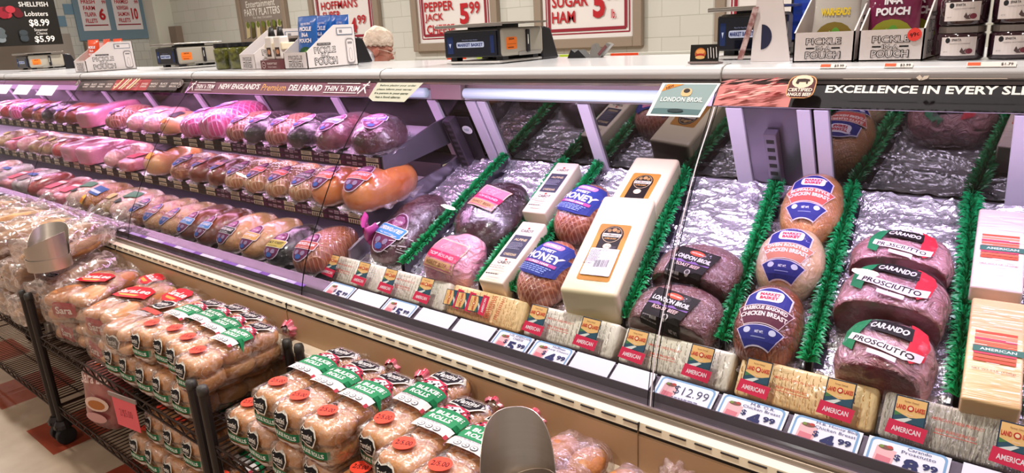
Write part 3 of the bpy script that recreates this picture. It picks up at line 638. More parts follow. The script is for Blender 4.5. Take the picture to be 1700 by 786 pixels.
# ============================================================ goods on the sloping deck
DS = math.atan(.45)
def dz(y): return .70 + .45 * (y - 1.45)
def foil_mat():
    m_ = mat('foil', '#efecf4', rough=.24, metal=.85, bump=.35, bump_scale=60, bump_detail=4); return m_
FOIL = foil_mat(); NAVY = mat('divider_navy', '#1d1a2a', rough=.45); GRN = mat('grass_green', '#16a860', rough=.38, col2='#0c7f46', noise_scale=60, coat=.3)
divs = [(-1.714, -1.734), (-1.365, -1.455), (-1.244, -1.303), (-.857, -.973), (-.593, -.678), (-.394, -.469), (-.111, -.185), (.022, -.03)]
edges = [(-1.965, -1.965)] + divs + [(.36, .36)]
fl = ['beside the steel tray side, behind the first roast beef', 'behind the dark roast beef with the pink label', 'under the two narrow white cheddar bars', 'behind the honey hams and the big white cheese', 'behind the two London broil roasts', 'under the three chicken breasts', 'behind the three prosciutto halves', 'under the two striped American cheese loaves', 'past the last green divider']
def crinkle(x, y, s_):
    a = 1 - abs(noise.noise(Vector((x * 7, y * 15, s_)))) * 2; b_ = 1 - abs(noise.noise(Vector((x * 15 + 2 * a, y * 36 + 3 * x, s_ + 9)))) * 2
    return .010 * a * a + .0055 * b_ * b_ + .0016 * abs(noise.noise(Vector((x * 60, y * 90, s_))))
def crinkle_old(x, y, s_): return .010 * abs(noise.noise(Vector((x * 14, y * 14, s_)))) + .007 * abs(noise.noise(Vector((x * 38, y * 30, s_ + 5)))) + .003 * noise.noise(Vector((x * 90, y * 80, s_)))
for k in range(9):
    (a0, a1), (b0, b1) = edges[k], edges[k + 1]
    def fn(u, v, a0=a0, a1=a1, b0=b0, b1=b1, k=k):
        y = 1.495 + .60 * v; xa = a0 + (a1 - a0) * v + .010; xb = b0 + (b1 - b0) * v - .006; x = xa + (xb - xa) * u
        back = .016 * max(0, (v - .93) / .07) * (1 + .8 * noise.noise(Vector((x * 30, 0, k))))
        return Vector((x, y, dz(y) + .001 + crinkle(x, y, k * 3.3) + back))
    o = MB().grid(fn, max(20, int(abs(b0 - a0) * 230)), 130).build('foil_sheet', FOIL)
    tag(o, 'crumpled silver foil sheet ' + fl[k], 'foil sheet', 'foil sheets lining the deck')
dl = ['beside the roast beef, first from the steel tray side', 'between the pink wrapped roast and the cheddar bars', 'between the cheddar bars and the honey hams', 'beside the big white cheese loaf', 'between the London broil roasts and the chicken breasts', 'between the chicken breasts and the prosciuttos', 'between the prosciuttos and the striped cheese loaves', 'last one, past the striped American cheese']
dl[0] = 'between the blue-labelled roast beef and the dark roast'
def divider(k, xa, xb, dense):
    r_ = thing('grass_divider', 'green plastic grass divider ' + dl[k], 'divider', (0, 0, 0), group='green grass dividers')
    ya, yb = 1.485, 2.085; w_ = .0
    P = lambda t: Vector((xa + (xb - xa) * t, ya + (yb - ya) * t, dz(ya + (yb - ya) * t) + .004))
    mb = MB(); a, b = P(0), P(1); t_ = .006; h = .048
    for off, hh in ((-.006, h), (.010, h)):
        vs = [a + Vector((off, 0, 0)), b + Vector((off, 0, 0)), b + Vector((off, 0, hh)), a + Vector((off, 0, hh))]; vs2 = [q + Vector((.0025, 0, 0)) for q in vs]
        mb.add(vs + vs2, [(0, 1, 2, 3), (7, 6, 5, 4), (0, 4, 5, 1), (1, 5, 6, 2), (2, 6, 7, 3), (3, 7, 4, 0)])
    vs = [a + Vector((-.006, 0, h - .01)), b + Vector((-.006, 0, h - .01)), b + Vector((.012, 0, h - .01)), a + Vector((.012, 0, h - .01))]
    mb.add(vs, [(0, 1, 2, 3)]); 
    vs = [a + Vector((-.018, 0, 0)), b + Vector((-.018, 0, 0)), b + Vector((.03, 0, 0)), a + Vector((.03, 0, 0))]; mb.add(vs + [q + Vector((0, 0, .004)) for q in vs], [(0, 3, 2, 1), (4, 5, 6, 7), (0, 1, 5, 4), (2, 3, 7, 6), (1, 2, 6, 5), (3, 0, 4, 7)])
    mb.build('strip', NAVY, r_)
    g = MB(); rr = random.Random(k); n = int(150 * dense)
    d = (b - a).normalized()
    for i in range(n):
        t = (i + .5) / n; c = P(t) + Vector((.003, 0, h - .006))
        for j in range(7):
            ang = (j - 3) * .46 + rr.uniform(-.18, .18); L = rr.uniform(.022, .034); o_ = Vector((math.sin(ang), 0, math.cos(ang) * .85 + .1)); o_ = (o_ + d * rr.uniform(-.55, .15)).normalized()
            wv = (d * .8 + Vector((rr.uniform(-.4, .4), 0, rr.uniform(-.4, .4)))).normalized() * rr.uniform(.0036, .0062)
            c2 = c + d * rr.uniform(-.003, .003); mid = c2 + o_ * L * .55 + Vector((0, 0, .003)); tip = c2 + o_ * L + Vector((0, 0, -.003)) - d * rr.uniform(0, .006)
            g.add([c2 - wv * .5, c2 + wv * .5, mid + wv, mid - wv, tip], [(0, 1, 2, 3), (3, 2, 4)])
    g.build('grass_fringe', GRN, r_)
for k, (a, b) in enumerate(divs): divider(k, a, b, 1.0 if k < 4 else 1.15)

# ------------------------------------------------------------ American cheese loaves along the front
def logo(ops, cx, cy, s_, rot=0.):
    ca, sa = math.cos(rot), math.sin(rot)
    R_ = lambda pts: [(cx + (x * ca - y * sa) * s_, cy + (x * sa + y * ca) * s_) for x, y in pts]
    ops += [('p', R_([(-.47, -.30), (.47, -.30), (.47, .56), (-.47, .56)]), '#23374f'), ('p', R_([(-.43, -.28), (.43, -.28), (.43, .52), (-.43, .52)]), '#f3c27c'),
            ('p', R_([(-.43, -.28), (.43, -.28), (.43, .02), (.2, -.06), (.0, -.10), (-.2, -.04), (-.43, .04)]), '#2f5364'), ('p', R_([(-.43, .04), (-.2, -.04), (-.43, -.12)]), '#4f7f4a'), ('p', R_([(-.43, -.28), (-.1, -.28), (.1, -.13), (-.02, -.11)]), '#dfe3dc'),
            ('p', R_(ell(0, .20, .10, .10, 14)), '#c8342c'), ('p', R_(ell(0, .20, .06, .06, 12)), '#f6dcae')]
    def T(s2, x, y, w_, h_, c, b=.03): ops.append(('t', s2, cx + (x * ca - y * sa) * s_, cy + (x * sa + y * ca) * s_, w_ * s_, h_ * s_, c, b, rot))
    T('LAND', -.27, .20, .27, .15, '#c8342c'); T('LAKES', .27, .20, .28, .15, '#c8342c'); T('Farmer Owned', 0, .40, .4, .06, '#7c3a22', 0); T('Cheese', 0, -.0, .2, .06, '#f3e6d0', 0)
    ops.append(('p', R_([(-.60, -.72), (.52, -.80), (.58, -.34), (-.54, -.26)]), '#d92b50')); T('AMERICAN', -.01, -.53, .82, .17, '#f8e6ea', .02)
def loaf(x0, L, kind, label, seed):
    cols = {'w': ('#f6eddc', '#a39a8a'), 'y': ('#f8d69e', '#b88648')}[kind[0]]
    r_ = thing('cheese_loaf', label, 'cheese', (x0 + L / 2, 1.386, .684), (-math.radians(34.5), 0, 0), 'wrapped American cheese loaves along the front')
    mt = mat('loaf_' + kind, cols[0], rough=.35, coat=.5, coat_rough=.1, bump=.35 if kind[-1] != 'c' else .9, bump_scale=14 if kind[-1] != 'c' else 30, stretch=(1, 1, 1) if kind[-1] != 'c' else (4, .4, .6))
    MB().box((0, .034, .0475), (L - .006, .068, .093)).build('body', mt, r_, bev=.009, segs=3, smooth=True)
    rr = random.Random(seed); ops = []
    for i in range(20):
        for j in range(5):
            x = -L / 2 + .012 + i * (L - .024) / 19 + rr.uniform(-.002, .002); y = .012 + j * .0175 + (i % 2) * .008
            if y < .088: ops.append(('r', x, y, .0016, .010, cols[1], rr.uniform(-.15, .05))); ops.append(('e', x + .0012, y - .006, .0013, .002, cols[1]))
    sd = math.radians(0)
    if kind == 'y3':
        for q in (-.105, -.055, -.002): logo(ops, q, .047, .052, PI / 2 + .05)
        for q in (.055, .075, .115): scribble(ops, q, .047, .012, .07, 12, '#d0522e', seed + int(q * 999))
    else:
        logo(ops, -L * .31, .054, .060); logo(ops, L * .27, .054, .060)
        for yy, w_ in ((.060, .085), (.040, .065)): ops.append(('t', 'AMERICAN CHEESE PRODUCT' if yy > .05 else 'KEEP REFRIGERATED', -.012, yy, w_, .0055, '#d8492f', .01)); 
        ops.append(('r', -.012, .033, .07, .0012, '#d8492f'))
    decal('wrapper_print', ops, flat((0, -.0002, 0), (1, 0, 0), (0, 0, 1)), r_, eps=.00018)
    if kind[0] == 'y':
        o2 = []
        for i in range(26): o2.append(('r', -L / 2 + .01 + i * .0108, .028, .003, .05, '#c99b5a', .3))
        decal('wrapper_print', o2, flat((0, .0, -.0012), (1, 0, 0), (0, -1, 0)), r_, eps=.0002)
    if kind[-1] == 'c':
        f = MB().grid(lambda u, v: Vector((-L / 2 + L * u, -.0022 - .0012 * math.sin(u * 95 + 2 * v), .004 + .09 * v)), 150, 6); f.build('film', film_mat('loaf_film', opac=.02, gloss=.10, bump=.5, scale=60, glint=.10, rough=.1), r_, smooth=True)
lst = [(-2.035, 'w', 'white wrapped American cheese loaf at the shelf end of the front row'), (-1.734, 'w', 'white wrapped American cheese loaf in front of the pink wrapped roast'), (-1.434, 'y3', 'yellow wrapped American cheese loaf with three sideways logos'),
       (-1.133, 'w', 'white wrapped American cheese loaf in front of the big white cheese loaf'), (-.829, 'w', 'white wrapped American cheese loaf in front of the London broil roast beef'), (-.528, 'y', 'yellow wrapped American cheese loaf in front of the barbecue chicken breast'), (-.231, 'wc', 'white American cheese loaf in crinkled shiny film below the prosciutto')]
for i, (x, k, lb_) in enumerate(lst): loaf(x + .002, .292, k, lb_, i)

# ------------------------------------------------------------ meats: a body, its printed label and the loose film skirt
SHRINK = film_mat('shrink_film', opac=.0, gloss=.03, bump=1., scale=24, glint=.07, edge=.10, haze='#f0e6f2', rough=.13)
FILM = film_mat('meat_film', opac=.08, gloss=.18, bump=.8, scale=40, glint=.45, haze='#f0dfe6')
def meat_body(W, L, H, mt, p=2.25, n=14, lump=.006, ls=14, seed=0, flat_=.62, cut=None, cutmt=None, warp=None, pz=None):
    mb = MB()
    def wp(v):
        if warp: v = Vector(warp(v))
        if cut is not None and v.y < -cut: v.y = -cut + (v.y + cut) * .06
        return v
    mb.blob((W, L, H), p, n, c=(0, 0, flat_ * H / 2), flat=flat_, lump=lump, lscale=ls, seed=seed, mt=mt, warp=wp, pz=pz)
    if cutmt:
        k = mb.m(cutmt)
        for i, f in enumerate(mb.f):
            if all(mb.v[q].y < -cut + .004 for q in f): mb.mi[i] = k
    return mb
def skirt(W, L, seed, r0=.86, out=.016, z=.010, p=2.3):
    rr = random.Random(seed); mb = MB(); ph = [rr.uniform(0, 6) for _ in range(4)]
    def fn(u, v):
        a = u * 2 * PI; c, s_ = math.cos(a), math.sin(a); l = (abs(c) ** p + abs(s_) ** p) ** (1 / p); w_ = math.sin(9 * a + ph[0]) * .5 + math.sin(17 * a + ph[1]) * .5
        k = r0 + .14 * v; o_ = out * v * (1 + .35 * w_)
        return Vector((c / l * W / 2 * k + c * o_, s_ / l * L / 2 * k + s_ * o_, z + .012 * v * w_ - .004 * v + .004))
    return mb.grid(fn, 64, 3, closeu=True)
def art(bv, ops, y0, pitch, H, parent, rot=0., step=.012, x0=0, name='product_label'):
    p_ = math.radians(pitch); n = Vector((0, -math.sin(p_), math.cos(p_))); v = Vector((0, math.cos(p_), math.sin(p_))); u = Vector((1, 0, 0))
    if rot: ca, sa = math.cos(rot), math.sin(rot); u, v = u * ca + v * sa, v * ca - u * sa
    return decal(name, ops, onto(bv, Vector((x0, y0, H * .45)) + n * H * .5, u, v, .0055), parent, step=step, eps=.0003)
def make_meat(name, label, cat, W, L, H, mt, ops=None, y0=0, pitch=35, rot=0, seed=0, p=2.25, cut=None, cutmt=None, frill=True, lump=.006, ls=14, arts=None, group=None, n=14, x0=0, warp=None, pz=None):
    r_ = thing(name, label, cat, group=group)
    mb = meat_body(W, L, H, mt, p=p, seed=seed, cut=cut, cutmt=cutmt, lump=lump, ls=ls, n=n, warp=warp, pz=pz); mb.build('meat', parent=r_, smooth=True)
    bv = mb.bvh()
    if ops: art(bv, ops, y0, pitch, H, r_, rot, x0=x0)
    for a in (arts or []): art(bv, a[0], a[1], a[2], H, r_, a[3] if len(a) > 3 else 0, x0=a[4] if len(a) > 4 else 0)
    MB().blob((W * 1.015 + .004, L + .006, H * 1.02 + .004), p, 12, c=(0, 0, .62 * H / 2), flat=.62, lump=.005, lscale=22, seed=seed + 9, warp=(lambda v: v if cut is None or v.y > -cut - .003 else Vector((v.x, -cut - .003 + (v.y + cut + .003) * .06, v.z)))).build('wrapper', SHRINK, r_, smooth=True)
    if frill: skirt(W, L if cut is None else L * .9, seed).build('film_edge', FILM, r_, smooth=True)
    return r_
def on_deck(o, x, y, rz=0., rx=0., lift=.008): o.location = (x, y, dz(y) + lift); o.rotation_euler = (DS + rx, 0, rz); return o
# printed labels
def oval_label(band, txt, plum='#6b2a50', s=1., tcol='#f4e8ee'):
    return [('p', ell(0, .0, .047 * s, .072 * s, 22), '#cfc0d4'), ('p', ell(0, 0, .044 * s, .069 * s, 22), plum), ('e', 0, .042 * s, .026 * s, .018 * s, '#b06a9a'), ('t', "THIN 'n TRIM", 0, .040 * s, .040 * s, .009 * s, '#f0dcea', .02),
            ('e', -.016 * s, -.034 * s, .010 * s, .010 * s, '#8d7a9a'), ('e', .016 * s, -.034 * s, .010 * s, .010 * s, '#8d7a9a'), ('e', 0, -.052 * s, .015 * s, .010 * s, '#3b5aa0'),
            ('p', rrect(0, .004 * s, .110 * s, .040 * s, .18), '#e6dce2'), ('p', rrect(0, .004 * s, .105 * s, .036 * s, .18), band), ('t', txt, 0, .008 * s, .092 * s, .014 * s, tcol, .03), ('t', 'ALL NATURAL', 0, -.008 * s, .06 * s, .005 * s, tcol)]
def white_marks(n, w_, h_, seed, col='#e2d6da'):
    rr = random.Random(seed); o = []
    for i in range(n): o.append(('r', rr.uniform(-w_, w_), rr.uniform(-h_, h_), rr.uniform(.006, .02), rr.uniform(.0015, .003), col, rr.uniform(-.3, .3)))
    return o
ROAST = mat('roast_beef', '#321418', rough=.28, coat=.9, coat_rough=.08, col2='#5a2f38', noise_scale=16, bump=.7, bump_scale=32, ramp=(.35, .7))
ROASTD = mat('dark_roast', '#2a141c', rough=.25, coat=1., coat_rough=.06, col2='#3a1e28', noise_scale=12, bump=.35, bump_scale=16)
PINKW = mat('pink_wrap', '#dd8aa2', rough=.35, coat=.7, col2='#e9b0bd', noise_scale=14, bump=.9, bump_scale=22)
HONEY = mat('honey_ham', '#a4502e', rough=.3, coat=.8, net=(25, '#e0a283', .6), col2='#8e3c24', noise_scale=10, bump=.2, bump_scale=40)
LONDON = mat('london_beef', '#6a3436', rough=.32, coat=.9, col2='#8a5654', noise_scale=24, bump=.6, bump_scale=70, ramp=(.35, .7))
BUFF = mat('buffalo_breast', '#c8834e', rough=.32, coat=.9, col2='#dba06a', noise_scale=20, bump=.3, bump_scale=50, net=(40, '#b8703c', .3))
OVEN = mat('oven_breast', '#d9b388', rough=.32, coat=.9, col2='#e6c9a4', noise_scale=14, bump=.3, bump_scale=40)
BBQ = mat('bbq_breast', '#7c3420', rough=.28, coat=.9, col2='#a2522e', noise_scale=10, bump=.35, bump_scale=60, net=(26, '#5e2416', .5))
PROS = mat('prosciutto', '#a0626a', rough=.35, coat=1., col2='#c9949c', noise_scale=11, bump=.9, bump_scale=26, ramp=(.35, .65))
PROSC = mat('prosciutto_cut', '#5a1a26', rough=.3, coat=1., col2='#7c2c3a', noise_scale=16, bump=.4, bump_scale=30)

lb1 = oval_label('#4a8ac6', 'LONDON ROAST BEEF', s=1.15) 
o = make_meat('roast_beef', 'dark roast beef with oval plum label and blue band, beside the steel tray side', 'meat', .19, .37, .125, ROAST, lb1, y0=-.07, pitch=30, rot=-.15, seed=1, lump=.010, arts=[(white_marks(14, .03, .03, 3), -.11, 40, 0, .055)]); on_deck(o, -1.83, 1.655, .08)
MB().grid(lambda u, v: Vector((-.005 + .05 * u + .012 * math.sin(9 * v), -.04 + .03 * math.sin(7 * u) , .13 * v + .02 * math.sin(5 * u))), 10, 10).build('pink_tag', mat('pink_tag', '#d04a9a', rough=.3, coat=.6), o, loc=(-.115, -.06, .01), smooth=True)
PL2 = [('p', [(-.058, -.05), (.058, -.05), (.058, .05), (-.058, .05)], '#e8c0a2'), ('p', [(-.055, -.047), (.055, -.047), (.055, .047), (-.055, .047)], '#c9748c'), ('r', 0, -.004, .118, .024, '#d7285c'), ('r', 0, -.032, .10, .022, '#c89a6e'), ('t', 'CAP OFF', 0, .026, .06, .018, '#e8a9b4', .01), ('t', 'TOP ROUND', 0, -.004, .09, .010, '#f4c6d2', .02), ('t', 'ROAST BEEF', 0, -.032, .08, .010, '#8d5a3a', .01)]
o = make_meat('roast_beef', 'large dark glossy roast beef with pink and orange square label on foil', 'meat', .24, .34, .155, ROASTD, PL2, y0=.04, pitch=25, rot=-.30, seed=2, lump=.008); on_deck(o, -1.52, 1.755, .22)
o = make_meat('wrapped_roast', 'pink wrapped roast in crumpled pink film in front of the dark roast beef', 'meat', .19, .19, .14, PINKW, PL2, y0=-.0, pitch=38, rot=-.12, seed=3, lump=.016, ls=11, p=2.8); on_deck(o, -1.50, 1.545, .05)
# cheddar bars
CHW = mat('white_cheese', '#ecdcc4', rough=.4, coat=.5, sss=0); CHC = mat('cream_cheese_block', '#eedfb8', rough=.42, coat=.4)
def bar(x, y, rz, label):
    r_ = thing('cheddar_bar', label, 'cheese', (x, y, dz(y) + .006), (DS, 0, rz), 'white cheddar bars')
    MB().box((0, 0, .042), (.088, .285, .084)).build('cheese', CHW, r_, bev=.006, segs=3, smooth=True)
    ops = [('t', 'CABOT', 0, .095, .045, .012, '#3d3a44', .01), ('e', 0, .108, .004, .004, '#c23b30'), ('r', 0, .02, .062, .105, '#3f3f4e')]
    ops += [('t', 'ALPINE', 0, .052, .045, .011, '#c9b48a', .02), ('t', 'CHEDDAR', 0, -.018, .045, .011, '#c9b48a', .02), ('t', 'CABOT', 0, -.055, .045, .013, '#3d3a44', .01), ('e', 0, -.042, .004, .004, '#c23b30')]
    scribble(ops, 0, .018, .05, .04, 5, '#8d8c9a', 4, .3); scribble(ops, 0, -.085, .06, .018, 2, '#8d8272', 5, .35); scribble(ops, 0, -.118, .05, .012, 1, '#3d3a34', 5, .4)
    decal('print', ops, flat((0, 0, .0844), (1, 0, 0), (0, 1, 0)), r_, eps=.0002)
bar(-1.30, 1.605, .09, 'narrow white cheddar bar with dark label at the front of its slot'); bar(-1.365, 1.905, .12, 'narrow white cheddar bar with dark label at the back of its slot')
# honey hams
def honey_ops():
    o = [('p', [(-.068, -.042), (-.03, -.052), (.03, -.052), (.068, -.042), (.070, .035), (.045, .066), (-.045, .066), (-.070, .035)], '#2c3a86'), ('p', rrect(0, .052, .07, .017, .45), '#d984a8'), ('t', 'HATFIELD', 0, .052, .05, .008, '#f6e4ea', .02), ('t', 'SWEET', 0, .033, .05, .010, '#f0e4e8', .03), ('t', 'HONEY', 0, .010, .115, .026, '#f3dfe2', .035), ('r', 0, -.012, .11, .010, '#b04a8a'), ('t', 'CURED HAM', 0, -.012, .07, .007, '#f0e4e8', .02)]
    scribble(o, 0, -.033, .10, .026, 4, '#8ea2d6', 2, .4); return o
honey = make_meat('honey_ham', 'netted honey ham with blue label at the front of its slot beside the big cheese', 'meat', .155, .25, .14, HONEY, honey_ops(), y0=.02, pitch=32, rot=-.15, seed=5, lump=.002, frill=False, n=16, group='sweet honey hams'); on_deck(honey, -1.155, 1.575, .08)
register(honey)
h2 = dup(honey, (-1.20, 1.835, dz(1.835) + .008), (DS, 0, .05), 'netted honey ham with blue label half hidden behind the big cheese loaf')
# big white cheese loaves
def big_cheese(W, L, H, label, lift, x, y, rz, y0, full=True):
    r_ = thing('cheese_block', label, 'cheese', (x, y, dz(y) + lift), (DS, 0, rz), 'big white cheese loaves')
    MB().box((0, 0, H / 2), (W, L, H)).build('cheese', CHC, r_, bev=.012, segs=3, smooth=True)
    ops = [('p', rrect(0, .0, .092, .235, .08), '#b98036'), ('p', ell(0, .068, .033, .042, 22), '#1b1512'), ('r', 0, .02, .062, .07, '#1b1512'), ('p', ell(0, .072, .028, .034, 20), '#c9b48e'), ('p', ell(0, .072, .0265, .0325, 20), '#1b1512'), ('e', -.012, .088, .006, .007, '#9a7a4a'), ('e', .002, .092, .007, .008, '#b08d58'), ('e', .014, .087, .006, .007, '#9a7a4a'),
           ('p', rrect(0, .068, .054, .014, .3), '#e8dcc4'), ('t', "Hoffman's", 0, .068, .048, .010, '#1b1512', .02), ('t', 'SUPER SHARP', 0, .053, .034, .006, '#d9a25a', .01), ('e', 0, .020, .012, .012, '#c9b48e'), ('e', 0, .020, .010, .010, '#efe2c2'), ('t', 'EST.', 0, .020, .010, .004, '#3a2c20')]
    if full:
        ops += [('p', rrect(0, -.045, .082, .108, .05), '#e7e1e4')]; scribble(ops, -.02, -.03, .036, .068, 12, '#57525a', 8, .35); scribble(ops, .022, -.012, .036, .03, 5, '#57525a', 9, .35); barcode(ops, .016, -.078, .038, .028); ops += [('t', 'NET WT', -.02, -.082, .025, .006, '#2a2628', .02), ('t', 'BEST BY', 0, -.109, .05, .006, '#f0dcb4', .02)]
    decal('product_label', ops, lambda X_, Y_, e: Vector((X_, Y_ + y0, H + .0003 + e)), r_, eps=.0002)
    MB().grid(lambda u, v: Vector((W / 2 + .0015, -L / 2 + .02 + (L - .04) * v, .01 + (H - .02) * u)), 8, 30).build('film', film_mat('cheese_film', opac=.02, gloss=.06, bump=.3, scale=30, glint=.05), r_, smooth=True)
big_cheese(.160, .415, .118, "big white cheese loaf with Hoffman's label and nutrition panel, standing out in front", .022, -.985, 1.655, .22, -.045)
big_cheese(.150, .30, .115, "big white cheese loaf behind the front one, only the top of its brown label showing", .0, -1.032, 1.935, .12, -.06, full=False)
# london broil roast beefs
def ldn():
    o = [('p', [(-.052, -.055), (.05, -.055), (.062, .05), (-.062, .05)], '#17120f'), ('p', ell(0, .036, .022, .009, 16), '#c8482e'), ('t', 'KRETSCHMAR', 0, .036, .034, .005, '#f4dccc', .02), ('t', 'LONDON BROIL', 0, .017, .104, .014, '#e9e2e6', .03), ('p', [(-.055, .0), (-.03, .006), (-.01, .0), (.012, .007), (.03, .0), (.055, .005), (.055, .0), (-.055, -.004)], '#7d5a9a'), ('t', 'ROAST BEEF', 0, -.010, .072, .011, '#d9b8b4', .02), ('e', .014, -.030, .008, .008, '#b9b2ae'), ('e', .014, -.030, .005, .005, '#4a4442'), ('t', 'NET WT', .035, -.048, .02, .005, '#d8d2ce')]
    scribble(o, -.022, -.042, .05, .012, 2, '#8d8682', 3, .35); return o
ld = make_meat('roast_beef', 'London broil roast beef with black label, upper one of the pair', 'meat', .235, .20, .12, LONDON, ldn(), y0=.0, pitch=22, rot=-.12, seed=7, p=2.6, cut=.055, cutmt=mat('london_cut', '#3f1c1e', rough=.3, coat=.8, col2='#5a2c2c', noise_scale=20), lump=.004, group='London broil roasts'); on_deck(ld, -.735, 1.675, -.06)
register(ld); dup(ld, (-.725, 1.525, dz(1.525) + .008), (DS, 0, -.02), 'London broil roast beef with black label, lower one behind the cheese loaf')
# chicken breasts
def mbk(band, t1, t2, blue='#2b2f7c'):
    arc = lambda cx, cy, r0, r1, a0, a1, n=12: [(cx + r1 * math.sin(a0 + (a1 - a0) * i / n), cy + r1 * math.cos(a0 + (a1 - a0) * i / n)) for i in range(n + 1)] + [(cx + r0 * math.sin(a1 - (a1 - a0) * i / n), cy + r0 * math.cos(a1 - (a1 - a0) * i / n)) for i in range(n + 1)]
    top = [(-.046, .012)] + [(-.046 + .092 * i / 12, .045 + .028 * math.sin(PI * i / 12)) for i in range(13)] + [(.046, .012)]
    o = [('p', [(x * 1.06, y + (.002 if y > .02 else 0)) for x, y in top], '#d8cbe0'), ('p', top, blue), ('p', rrect(0, .044, .058, .032, .3), '#ece4ee'), ('p', rrect(0, .044, .054, .028, .3), '#e9dfe8'), ('t', 'MARKET', 0, .050, .044, .010, '#c03048', .05), ('t', 'BASKET', 0, .038, .040, .010, '#c03048', .05)]
    o += [('p', arc(0, -.115, .082, .132, -.46, .46), '#e6cfd0'), ('p', arc(0, -.115, .084, .130, -.45, .45), band), ('t', t1, 0, .0, .092, .010, '#f7e6e0', .03, 0, .008), ('t', t2, 0, -.016, .096, .012, '#f7e6e0', .03, 0, .008)]
    o += [('p', arc(0, -.13, .045, .094, -.55, .55), '#d8cbe0'), ('p', arc(0, -.13, .048, .092, -.53, .53), blue), ('e', -.026, -.052, .007, .007, '#c9cbe0'), ('e', .026, -.052, .007, .007, '#c9cbe0'), ('t', 'NET WT.', 0, -.054, .018, .006, '#e6e6f2', .02), ('r', 0, -.066, .03, .002, '#8a8fc0')]
    return o
def chick(label, mt, ops, x, y, rz, W, L, H, seed, pitch=22):
    o = make_meat('chicken_breast', label, 'meat', W, L, H, mt, ops, y0=.0, pitch=pitch, rot=0, seed=seed, lump=.003, n=16, group='chicken breasts in a row'); on_deck(o, x, y, rz)
chick('tan buffalo style chicken breast with red band, topmost of its slot', BUFF, mbk('#c8584e', 'BUFFALO STYLE', 'CHICKEN BREAST'), -.535, 1.965, .10, .155, .26, .155, 11)
chick('pale oven roasted chicken breast, middle of its slot', OVEN, mbk('#c07a62', 'OVEN ROASTED', 'CHICKEN BREAST'), -.520, 1.755, .10, .16, .22, .155, 12)
chick('dark barbecue seasoned chicken breast behind the yellow cheese loaf', BBQ, mbk('#5e2c3c', 'BARBECUE SEASONED', 'CHICKEN BREAST'), -.500, 1.555, .10, .150, .23, .15, 13)
# prosciutto halves
def caro(s=1.):
    o = [('p', [(-.068, -.035), (-.045, -.045), (-.045, .0), (-.038, .035), (-.01, .05), (-.03, .055), (-.058, .035), (-.07, .0)], '#1f7a4c'), ('p', [(.028, .05), (.04, .02), (.04, -.03), (.05, -.045), (.068, -.03), (.07, .005), (.058, .035)], '#d02a3c'),
         ('p', [(-.04, .012), (.042, .002), (.038, .034), (-.038, .042)], '#1a1516'), ('t', 'CARANDO', 0, .022, .068, .015, '#e9e0e0', .03, -.10), ('p', [(-.058, -.004), (-.04, -.008), (.04, -.022), (.066, -.018), (.064, -.036), (.04, -.042), (-.04, -.026), (-.06, -.02)], '#ecdfe2'), ('t', 'PROSCIUTTO', .002, -.024, .105, .012, '#241c1e', .02, -.14), ('p', [(-.02, -.036), (.03, -.044), (.03, -.054), (-.02, -.046)], '#e9dcdf')]
    return [tuple([q[0]] + ([[(a * s, b * s) for a, b in q[1]]] if q[0] == 'p' else [q[1], q[2] * s, q[3] * s, q[4] * s, q[5] * s]) + list(q[2 if q[0] == 'p' else 6:])) for q in o]
def pros(label, x, y, rz, W, L, H, cut, seed, s, y0=0, pitch=20):
    o = make_meat('prosciutto', label, 'meat', W, L, H, PROS, caro(s), y0=y0 + .035, pitch=pitch, rot=-.04, seed=seed, lump=.007, p=2.5, cut=cut, cutmt=PROSC, n=16, group='prosciutto halves'); on_deck(o, x, y, rz)
pros('deep red prosciutto half lying at the back of its slot', -.282, 1.815, .03, .215, .20, .13, .040, 21, 1.0)
pros('large prosciutto half with a thick dark red cut face, middle of its slot', -.268, 1.665, .0, .225, .24, .15, .045, 22, 1.15, y0=.02)
pros('rounded pale prosciutto half behind the crinkled cheese loaf', -.245, 1.525, -.02, .185, .20, .14, .06, 23, 1.1)
# striped american cheese loaves
STR = mat('orange_cheese', '#ecc08a', rough=.35, coat=.7, bump=.35, bump_scale=12, stretch=(.25, 3, 1)); STP = mat('pale_cheese', '#ead2c8', rough=.35, coat=.7, bump=.35, bump_scale=12, stretch=(.25, 3, 1))
def striped(mt, x, y, rz, label):
    r_ = thing('cheese_loaf', label, 'cheese', (x, y, dz(y) + .008), (DS, 0, rz), 'striped American cheese loaves')
    MB().box((0, 0, .046), (.094, .278, .092)).build('cheese', mt, r_, bev=.006, segs=3, smooth=True)
    ops = []; rr = random.Random(5)
    for i in range(9):
        y_ = .045 - i * .0095; ops.append(('r', 0, y_, .070, .007, ['#d1563e', '#e08a6c', '#c9485a', '#e2674c'][i % 4]))
    ops += [('r', .005, -.002, .084, .016, '#3f6a5e'), ('t', 'AMERICAN', .005, -.002, .06, .007, '#c9d8cc', .02), ('t', 'NET WT 5 LB. (2.26kg)', .0, -.056, .07, .005, '#6b4a3a', .01)]
    for i in range(14): ops.append(('r', rr.uniform(-.03, .03), rr.uniform(-.09, .12), rr.uniform(.01, .03), .0012, '#f8e6da'))
    decal('print', ops, flat((0, -.005, .0922), (1, 0, 0), (0, 1, 0)), r_, eps=.0002)
striped(STR, -.066, 1.585, .09, 'orange striped American cheese loaf at the front of its slot'); striped(STP, -.098, 1.865, .09, 'pale striped American cheese loaf at the back of its slot')

